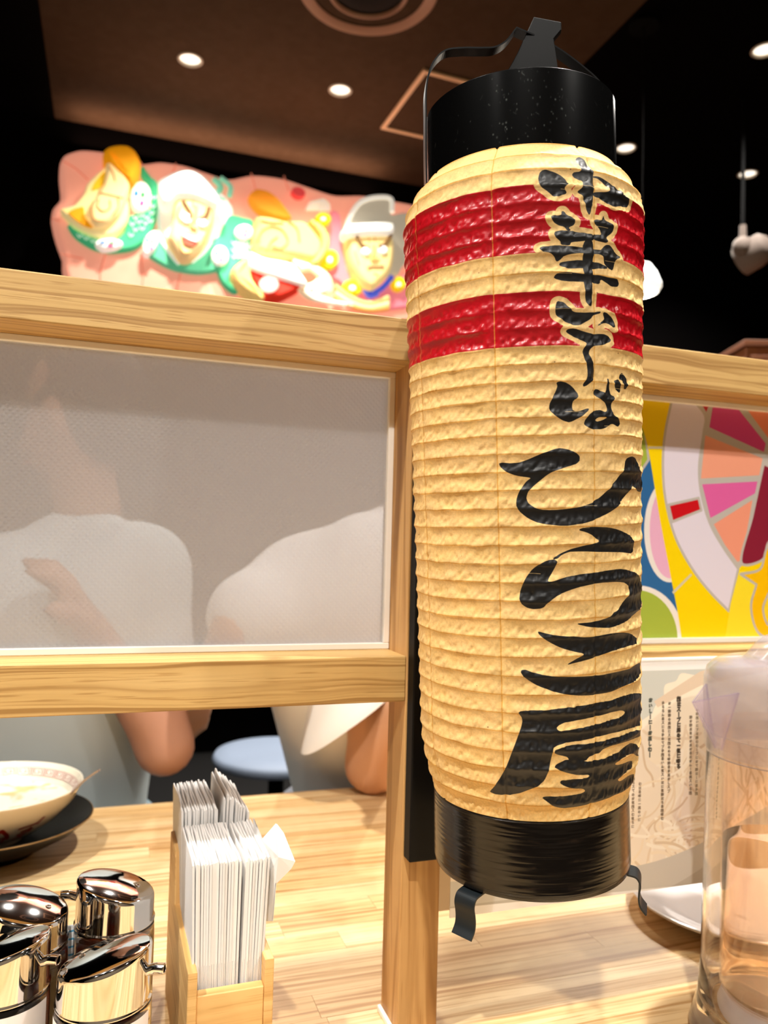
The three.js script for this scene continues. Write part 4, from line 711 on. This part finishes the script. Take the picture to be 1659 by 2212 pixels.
{
  // left: folded bare arm with the elbow hanging low, torso turned away to the left
  const el = at(356, 1612, 1.27), sh = at(305, 1235, 1.33), wr = at(205, 1370, 1.2), pel = at(120, 1720, 1.45); pel.y = .56;
  const nk = at(190, 1105, 1.42), face = V(-.85, -.25, -.45).normalize();
  const sh2 = at(-40, 1270, 1.3), el2 = at(-190, 1600, 1.25), wr2 = at(-320, 1650, 1.1);
  person('person in a grey shirt bending a bare elbow behind the ramen bowl', { neck: nk, head: nk.clone().add(V(-.02, .11, .02)), face, pelvis: pel,
    arms: [{ s: sh, e: el, w: wr, sleeve: .45, sr: .068 }, { s: sh2, e: el2, w: wr2, sleeve: .5, sr: .066 }],
    legs: [{ h: pel.clone().add(V(.09, -.03, 0)), k: pel.clone().add(V(.12, .0, .36)), f: pel.clone().add(V(.1, -.49, .33)).setY(.085), toe: V(0, 0, 1) }, { h: pel.clone().add(V(-.1, -.03, 0)), k: pel.clone().add(V(-.14, .0, .36)), f: pel.clone().add(V(-.12, -.49, .33)).setY(.085), toe: V(0, 0, 1) }] }, 0xa87a62, 0xc2cccd, 0x7f949c, 0x120d0a);
  // right: white T-shirt, elbow set down on the table edge
  const e2 = onY(806, 1652, TABLE_Y + .043), s3 = at(800, 1215, 1.3), w3 = at(930, 1440, 1.16), p2 = at(800, 1740, 1.62); p2.y = .56;
  const n2 = at(900, 1085, 1.4), s4 = at(655, 1262, 1.36), e4 = at(520, 1352, 1.22), w4 = at(440, 1480, 1.34), f2 = V(.35, -.15, .9).normalize();
  person('person in a white T-shirt leaning a bare elbow on the table beside the post', { neck: n2, head: n2.clone().add(V(.01, .11, .04)), face: f2, pelvis: p2,
    arms: [{ s: s3, e: e2, w: w3, sleeve: .34, sr: .07, hem: .07, side: rgt.clone().negate() }, { s: s4, e: e4, w: w4, sleeve: .8, sr: .075 }],
    legs: [{ h: p2.clone().add(V(.1, -.03, 0)), k: p2.clone().add(V(.12, .0, .36)), f: p2.clone().add(V(.12, -.49, .34)).setY(.085), toe: V(0, 0, 1) }, { h: p2.clone().add(V(-.1, -.03, 0)), k: p2.clone().add(V(-.12, .0, .36)), f: p2.clone().add(V(-.1, -.49, .34)).setY(.085), toe: V(0, 0, 1) }] }, 0xd09c78, 0xf1efea, 0x8f939c, 0x120d0a);
}
// ---------------------------------------------------------------- the glowing paper float over the bulkhead
{
  const z0 = bulkZ + .002, q = onZ(560, 520, z0 + .1), o = thing('paper_float', 'glowing painted paper float of two fierce warrior heads on pink cloud above the partition', 'paper float', [q.x, q.y, z0]);
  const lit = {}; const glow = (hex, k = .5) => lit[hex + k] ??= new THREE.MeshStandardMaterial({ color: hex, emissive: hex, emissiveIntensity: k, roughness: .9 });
  const CR = [[0, 0, 1.8433], [100, 290, 4.1475], [480, 380, 3.95]];
  const local = (c, x, y, z) => { const [a, b, s] = CR[c], p = onZ(a + x / s, b + y / s, z0 + z); return new THREE.Vector2(p.x - q.x, p.y - q.y); };
  // a swollen paper volume over an outline: rounded edges, its front dz metres out
  function puff(name, c, pts, z, dz, col, b = .02, parent = o, k) {
    const v = pts.map(([x, y]) => local(c, x, y, z + dz)), cr = new THREE.CatmullRomCurve3(v.map((p) => new THREE.Vector3(p.x, p.y, 0)), true, 'catmullrom', .4).getPoints(pts.length * 4);
    const s = new THREE.Shape(cr.map((p) => new THREE.Vector2(p.x, p.y)));
    const g = new THREE.ExtrudeGeometry(s, { depth: Math.max(.001, dz - b), bevelEnabled: true, bevelThickness: b, bevelSize: b * .55, bevelOffset: -b * .55, bevelSegments: 5, steps: 1 });
    g.translate(0, 0, z); return mesh(name, g, glow(col, k), parent);
  }
  const ell = (cx, cy, rx, ry, rot = 0, n = 12) => [...Array(n)].map((_, i) => { const a = i / n * 6.2832, x = rx * Math.cos(a), y = ry * Math.sin(a); return [cx + x * Math.cos(rot) - y * Math.sin(rot), cy + x * Math.sin(rot) + y * Math.cos(rot)]; });
  function rope(name, c, pts, z, r, col, parent = o, k) { return mesh(name, tube(pts.map(([x, y]) => { const p = local(c, x, y, z); return new THREE.Vector3(p.x, p.y, z); }), r, pts.length * 8, 8), glow(col, k), parent); }
  const pink = 0xe99a80;
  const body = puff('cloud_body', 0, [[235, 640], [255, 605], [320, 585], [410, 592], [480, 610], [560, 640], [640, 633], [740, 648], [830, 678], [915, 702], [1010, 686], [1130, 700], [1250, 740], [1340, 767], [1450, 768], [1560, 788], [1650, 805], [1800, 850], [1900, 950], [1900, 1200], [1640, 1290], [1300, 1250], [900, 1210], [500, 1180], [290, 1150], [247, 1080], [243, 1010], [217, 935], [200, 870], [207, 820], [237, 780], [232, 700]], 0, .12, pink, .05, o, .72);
  for (const pts of [[[250, 640], [300, 670], [350, 715]], [[560, 645], [580, 690]], [[700, 650], [690, 690]], [[1000, 690], [1020, 760]], [[1130, 700], [1150, 760]], [[420, 1010], [400, 1090], [410, 1180]], [[560, 1010], [570, 1100], [560, 1180]], [[205, 870], [240, 880]], [[720, 1080], [700, 1180]], [[240, 1010], [330, 1030]]]) rope('seam_wire', 0, pts, .122, .0022, 0xd98066, body);
  // raised fist with yellow lined sleeve, left
  puff('sleeve', 1, [[860, 270], [940, 370], [1000, 440], [990, 760], [870, 960], [760, 1030], [560, 1050], [400, 1010], [250, 910], [185, 800], [330, 880], [480, 930], [620, 930], [700, 860], [740, 720], [930, 660], [930, 480], [850, 360]], .1, .05, 0x3fae78, .02);
  const lining = puff('sleeve_lining', 1, [[520, 290], [560, 340], [720, 560], [738, 720], [690, 830], [590, 905], [420, 890], [250, 800], [140, 695], [128, 660], [240, 630], [330, 530], [370, 430]], .12, .06, 0xf4dc98, .018);
  puff('lining_fold', 1, [[195, 700], [330, 645], [350, 740], [420, 835], [330, 815]], .172, .014, 0xf2a010, .006, lining); puff('lining_fold', 1, [[520, 330], [545, 380], [490, 470], [410, 500], [430, 430]], .172, .014, 0xf6bf22, .006, lining);
  const fist = puff('fist', 1, [[540, 240], [640, 240], [740, 400], [745, 470], [720, 560], [660, 700], [560, 790], [450, 805], [395, 740], [392, 640], [430, 560], [500, 450], [530, 330]], .15, .07, 0xeecb8c, .03);
  for (const pts of [[[420, 600], [400, 680], [430, 760], [520, 780]], [[470, 580], [460, 650], [510, 690], [570, 660], [570, 590]], [[640, 560], [650, 640], [600, 720]], [[470, 520], [560, 540], [690, 570]], [[560, 280], [600, 350], [620, 420]]]) rope('knuckle_line', 1, pts, .222, .0022, 0xb98445, fist);
  puff('orange_topknot', 1, [[510, 120], [560, 82], [650, 65], [740, 75], [810, 130], [850, 220], [840, 320], [800, 400], [760, 430], [700, 400], [620, 330], [540, 250], [505, 180]], .12, .11, 0xf09a0c, .05);
  const med = (c, x, y, rx, ry, rot = 0) => { const m = puff('flower_medallion', c, ell(x, y, rx, ry, rot), .13, .045, 0xf7f3ea, .015); for (const [dx, dy, col] of [[-.45, -.2, 0x2f86cf], [.1, .45, 0xd9478f], [.2, -.1, 0x3da35c]]) puff('petal', c, ell(x + dx * rx, y + dy * ry, rx * .22, ry * .18), .172, .01, col, .003, m); };
  med(1, 848, 550, 92, 135); med(1, 560, 975, 125, 52); med(1, 935, 965, 62, 115, .4); med(2, 190, 470, 80, 65); med(1, 1560, 1080, 75, 90);
  puff('collar', 1, [[985, 830], [1060, 1000], [1200, 1130], [1340, 1130], [1500, 930], [1660, 860], [1660, 1160], [1400, 1240], [1180, 1215], [1040, 1160], [880, 1050], [960, 960]], .11, .04, 0x58b78a, .015);
  for (const pts of [[[1000, 860], [1090, 1040], [1210, 1150]], [[1030, 960], [1120, 1090], [1190, 1170]], [[1480, 960], [1400, 1070], [1300, 1150]]]) rope('collar_edge', 1, pts, .152, .006, 0xe8f2e4);
  puff('sleeve', 2, [[60, 330], [180, 345], [270, 380], [272, 560], [262, 640], [200, 700], [95, 800], [70, 900], [170, 965], [100, 990], [0, 900], [-60, 700], [-20, 480]], .11, .045, 0x46b07c, .016);
  for (let r = 0; r < 5; r++) for (let k = 0; k < 4; k++) rope('scale', 2, [[80 + k * 38 + (r % 2) * 19, 560 + r * 30], [99 + k * 38 + (r % 2) * 19, 582 + r * 30], [118 + k * 38 + (r % 2) * 19, 560 + r * 30]], .157, .0022, 0xd8efd8);
  for (const [x, y] of [[800, 740], [850, 720], [900, 740], [950, 700], [770, 800], [830, 780], [890, 790], [940, 770], [960, 640], [965, 560], [800, 850], [860, 840], [760, 900], [300, 905], [360, 925], [420, 950]]) rope('scale', 1, [[x - 24, y - 12], [x - 4, y + 18], [x + 22, y - 8]], .153, .0022, 0xd4f0dc);
  // first head
  puff('white_hair', 1, [[1000, 420], [1080, 360], [1200, 310], [1320, 312], [1420, 370], [1520, 480], [1620, 560], [1680, 680], [1640, 830], [1540, 940], [1300, 1000], [1080, 940], [1005, 820], [1000, 620]], .1, .05, 0xf1ede2, .022);
  const f1 = puff('head', 1, [[1170, 560], [1300, 550], [1430, 600], [1510, 650], [1512, 750], [1472, 900], [1400, 1020], [1290, 1110], [1200, 1100], [1120, 980], [1092, 900], [1140, 740], [1140, 640]], .13, .09, 0xe9c186, .045);
  puff('headscarf', 1, [[1020, 430], [1110, 360], [1220, 312], [1310, 312], [1410, 372], [1510, 490], [1560, 570], [1535, 640], [1430, 590], [1300, 545], [1170, 548], [1100, 610], [1040, 600], [1010, 520]], .16, .085, 0xfbf8f0, .03);
  rope('crest', 1, [[1345, 440], [1375, 425], [1400, 460], [1390, 510], [1360, 505], [1345, 470], [1372, 455]], .247, .003, 0x8a857c);
  puff('eye', 1, ell(1252, 745, 55, 40, .6), .215, .018, 0xffffff, .008, f1); puff('eye', 1, ell(1398, 790, 44, 36, .3), .215, .018, 0xffffff, .008, f1);
  puff('pupil', 1, ell(1290, 738, 13, 15), .23, .006, 0x3a2a1a, .002, f1, .1); puff('pupil', 1, ell(1392, 752, 14, 9), .23, .006, 0x3a2a1a, .002, f1, .1);
  rope('eyebrow', 1, [[1225, 590], [1255, 645], [1290, 700], [1300, 735]], .226, .0065, 0x6b4a22, f1, .3); rope('eyebrow', 1, [[1455, 655], [1435, 720], [1400, 750], [1370, 755]], .226, .0065, 0x6b4a22, f1, .3);
  rope('nose', 1, [[1345, 640], [1330, 740], [1300, 820], [1345, 850]], .226, .006, 0xd9a866, f1);
  const mo = puff('mouth', 1, [[1215, 915], [1250, 875], [1350, 925], [1365, 965], [1320, 1000], [1240, 975]], .218, .012, 0xc45a44, .004, f1); puff('teeth', 1, [[1222, 880], [1260, 895], [1355, 935], [1345, 960], [1290, 945], [1225, 910]], .228, .008, 0xfffdf6, .003, mo);
  for (const pts of [[[1200, 640], [1180, 720], [1200, 800]], [[1470, 800], [1430, 900], [1400, 990]], [[1180, 950], [1230, 1060], [1300, 1060]], [[1310, 590], [1320, 660]]]) rope('face_line', 1, pts, .221, .0022, 0xb4803f, f1);
  rope('green_tail', 1, [[1500, 400], [1560, 470], [1530, 560], [1600, 600]], .14, .012, 0x7cc8a4); rope('green_tail', 1, [[1560, 390], [1650, 470], [1640, 560]], .14, .01, 0x8ccfb0);
  // centre: arm and hand over a red bowl of noodles
  puff('orange_cloth', 2, [[235, 150], [300, 100], [400, 120], [480, 180], [545, 260], [600, 345], [560, 365], [430, 340], [320, 290], [255, 220]], .11, .06, 0xf09322, .022);
  puff('arm', 2, [[300, 330], [420, 335], [560, 370], [700, 370], [790, 450], [860, 560], [850, 660], [780, 720], [640, 690], [480, 670], [380, 655], [290, 625], [268, 520], [285, 420]], .12, .09, 0xf0b070, .04);
  for (const pts of [[[300, 560], [340, 470], [430, 430], [520, 470], [560, 560], [500, 620], [430, 600]], [[380, 640], [420, 560], [470, 520]], [[560, 380], [640, 450], [660, 560]], [[330, 380], [420, 400], [520, 400]]]) rope('muscle_line', 2, pts, .212, .004, 0xe0904a);
  puff('cuff', 2, [[750, 370], [830, 390], [900, 470], [920, 580], [880, 680], [810, 755], [740, 735], [800, 690], [850, 600], [838, 500], [785, 430]], .14, .08, 0xb9bf62, .02);
  puff('coat', 2, [[930, 300], [1010, 330], [1040, 600], [1120, 820], [1300, 980], [1570, 830], [1700, 900], [1650, 1100], [1200, 1130], [1000, 900], [880, 850], [900, 680], [930, 500]], .1, .04, 0xe2808c, .015);
  for (const [x, y, rx, ry] of [[870, 355, 66, 48], [925, 705, 72, 82], [1120, 945, 84, 66], [1515, 915, 60, 62]]) { const m = puff('yellow_flower', 2, ell(x, y, rx, ry, .2, 9), .13, .04, 0xf4d21a, .014); puff('flower_eye', 2, ell(x - 5, y + 8, rx * .35, ry * .35), .165, .014, 0xfffbe6, .005, m); }
  puff('red_flower', 2, ell(655, 135, 62, 46, .4), .12, .03, 0xe04a4a, .01); for (let k = 0; k < 4; k++) rope('white_swirl', 2, [[720 + k * 34, 300], [760 + k * 30, 230 - k * 8], [830 + k * 24, 240], [850 + k * 20, 300]], .125, .007, 0xf7e7d4);
  const bw = puff('noodle_bowl', 2, [[235, 780], [480, 860], [690, 925], [620, 985], [500, 1035], [400, 1025], [320, 965], [262, 875]], .13, .08, 0xd8301c, .03);
  puff('bowl_rim', 2, [[240, 640], [370, 690], [600, 740], [730, 900], [690, 935], [480, 870], [238, 785]], .14, .085, 0xf6eadb, .025, bw); puff('emblem', 2, ell(400, 925, 84, 72), .205, .012, 0xeba79c, .004, bw);
  puff('thumb', 2, [[90, 785], [230, 680], [250, 765], [262, 865], [340, 985], [370, 1030], [260, 1015], [130, 915]], .13, .09, 0xeec272, .03);
  for (let k = 0; k < 8; k++) rope('noodle', 2, [[600 + k * 12, 730 + k * 10], [700 + k * 18, 760 + k * 6], [830 + k * 12, 860 + k * 4], [780 + k * 20, 930 + k * 8], [660 + k * 26, 960 + k * 8], [720 + k * 30, 1030 + k * 6], [900 + k * 30, 1080 + k * 4]], .19 + .006 * (k % 3), .0105, [0xf4dcb4, 0xeec79a, 0xf8ead0][k % 3]);
  for (let k = 0; k < 5; k++) rope('noodle', 2, [[960, 940 + k * 26], [1100, 1040 + k * 18], [1250, 1090 + k * 14], [1420, 1040 + k * 22]], .17, .011, [0xf0b878, 0xe89a4e, 0xf4dcb4][k % 3]);
  // second head
  puff('grey_hair', 2, [[1080, 360], [1180, 220], [1330, 180], [1440, 195], [1450, 320], [1600, 320], [1640, 640], [1540, 780], [1480, 850], [1100, 840], [1050, 700], [1060, 500]], .1, .05, 0xb9b09c, .02);
  rope('hair_edge', 2, [[1050, 480], [1090, 350], [1180, 225], [1330, 182], [1440, 200], [1450, 310]], .15, .01, 0xf4f0e4);
  const f2 = puff('head', 2, [[1085, 500], [1250, 490], [1440, 480], [1480, 560], [1480, 680], [1450, 800], [1370, 900], [1280, 960], [1190, 890], [1120, 760], [1085, 620]], .13, .09, 0xead08a, .045);
  puff('headband', 2, [[1055, 440], [1080, 400], [1200, 388], [1380, 380], [1465, 392], [1480, 450], [1440, 488], [1250, 490], [1090, 500], [1060, 475]], .17, .08, 0xfbf9f0, .03);
  puff('eye', 2, ell(1232, 638, 36, 34), .215, .018, 0xffffff, .008, f2); puff('eye', 2, ell(1376, 626, 36, 34), .215, .018, 0xffffff, .008, f2); puff('pupil', 2, ell(1252, 615, 10, 9), .23, .006, 0x3a2a1a, .002, f2, .1); puff('pupil', 2, ell(1352, 606, 10, 9), .23, .006, 0x3a2a1a, .002, f2, .1);
  rope('eyebrow', 2, [[1148, 505], [1170, 560], [1200, 595], [1245, 610]], .226, .0075, 0x7a552a, f2, .3); rope('eyebrow', 2, [[1440, 500], [1415, 550], [1385, 585], [1340, 600]], .226, .0075, 0x7a552a, f2, .3);
  rope('nose', 2, [[1295, 590], [1290, 660], [1275, 710], [1310, 715], [1325, 690]], .226, .0055, 0xd4b066, f2); rope('mouth', 2, [[1240, 785], [1275, 768], [1310, 772], [1350, 770], [1372, 772]], .224, .0045, 0xc08a5a, f2); rope('mole', 2, [[1366, 760], [1380, 770], [1368, 785], [1355, 772], [1366, 760]], .222, .002, 0xc08a5a, f2);
  for (const pts of [[[1250, 510], [1255, 580]], [[1300, 500], [1305, 560]], [[1130, 640], [1170, 760]], [[1290, 830], [1330, 850], [1320, 900]]]) rope('face_line', 2, pts, .221, .0022, 0xbd9650, f2);
  rope('blue_collar', 2, [[1180, 880], [1225, 960], [1270, 1020]], .17, .011, 0x3f52cf); rope('blue_collar', 2, [[1450, 860], [1370, 950], [1275, 1015]], .17, .011, 0x4d60d8); rope('blue_collar', 2, [[1200, 950], [1250, 1030], [1330, 1010]], .165, .008, 0x6a7be0);
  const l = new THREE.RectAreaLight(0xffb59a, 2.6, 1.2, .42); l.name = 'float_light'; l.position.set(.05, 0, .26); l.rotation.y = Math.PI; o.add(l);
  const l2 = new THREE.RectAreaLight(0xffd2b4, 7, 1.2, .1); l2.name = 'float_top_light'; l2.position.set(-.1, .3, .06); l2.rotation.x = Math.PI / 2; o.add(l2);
}
renderer.render(scene, camera);
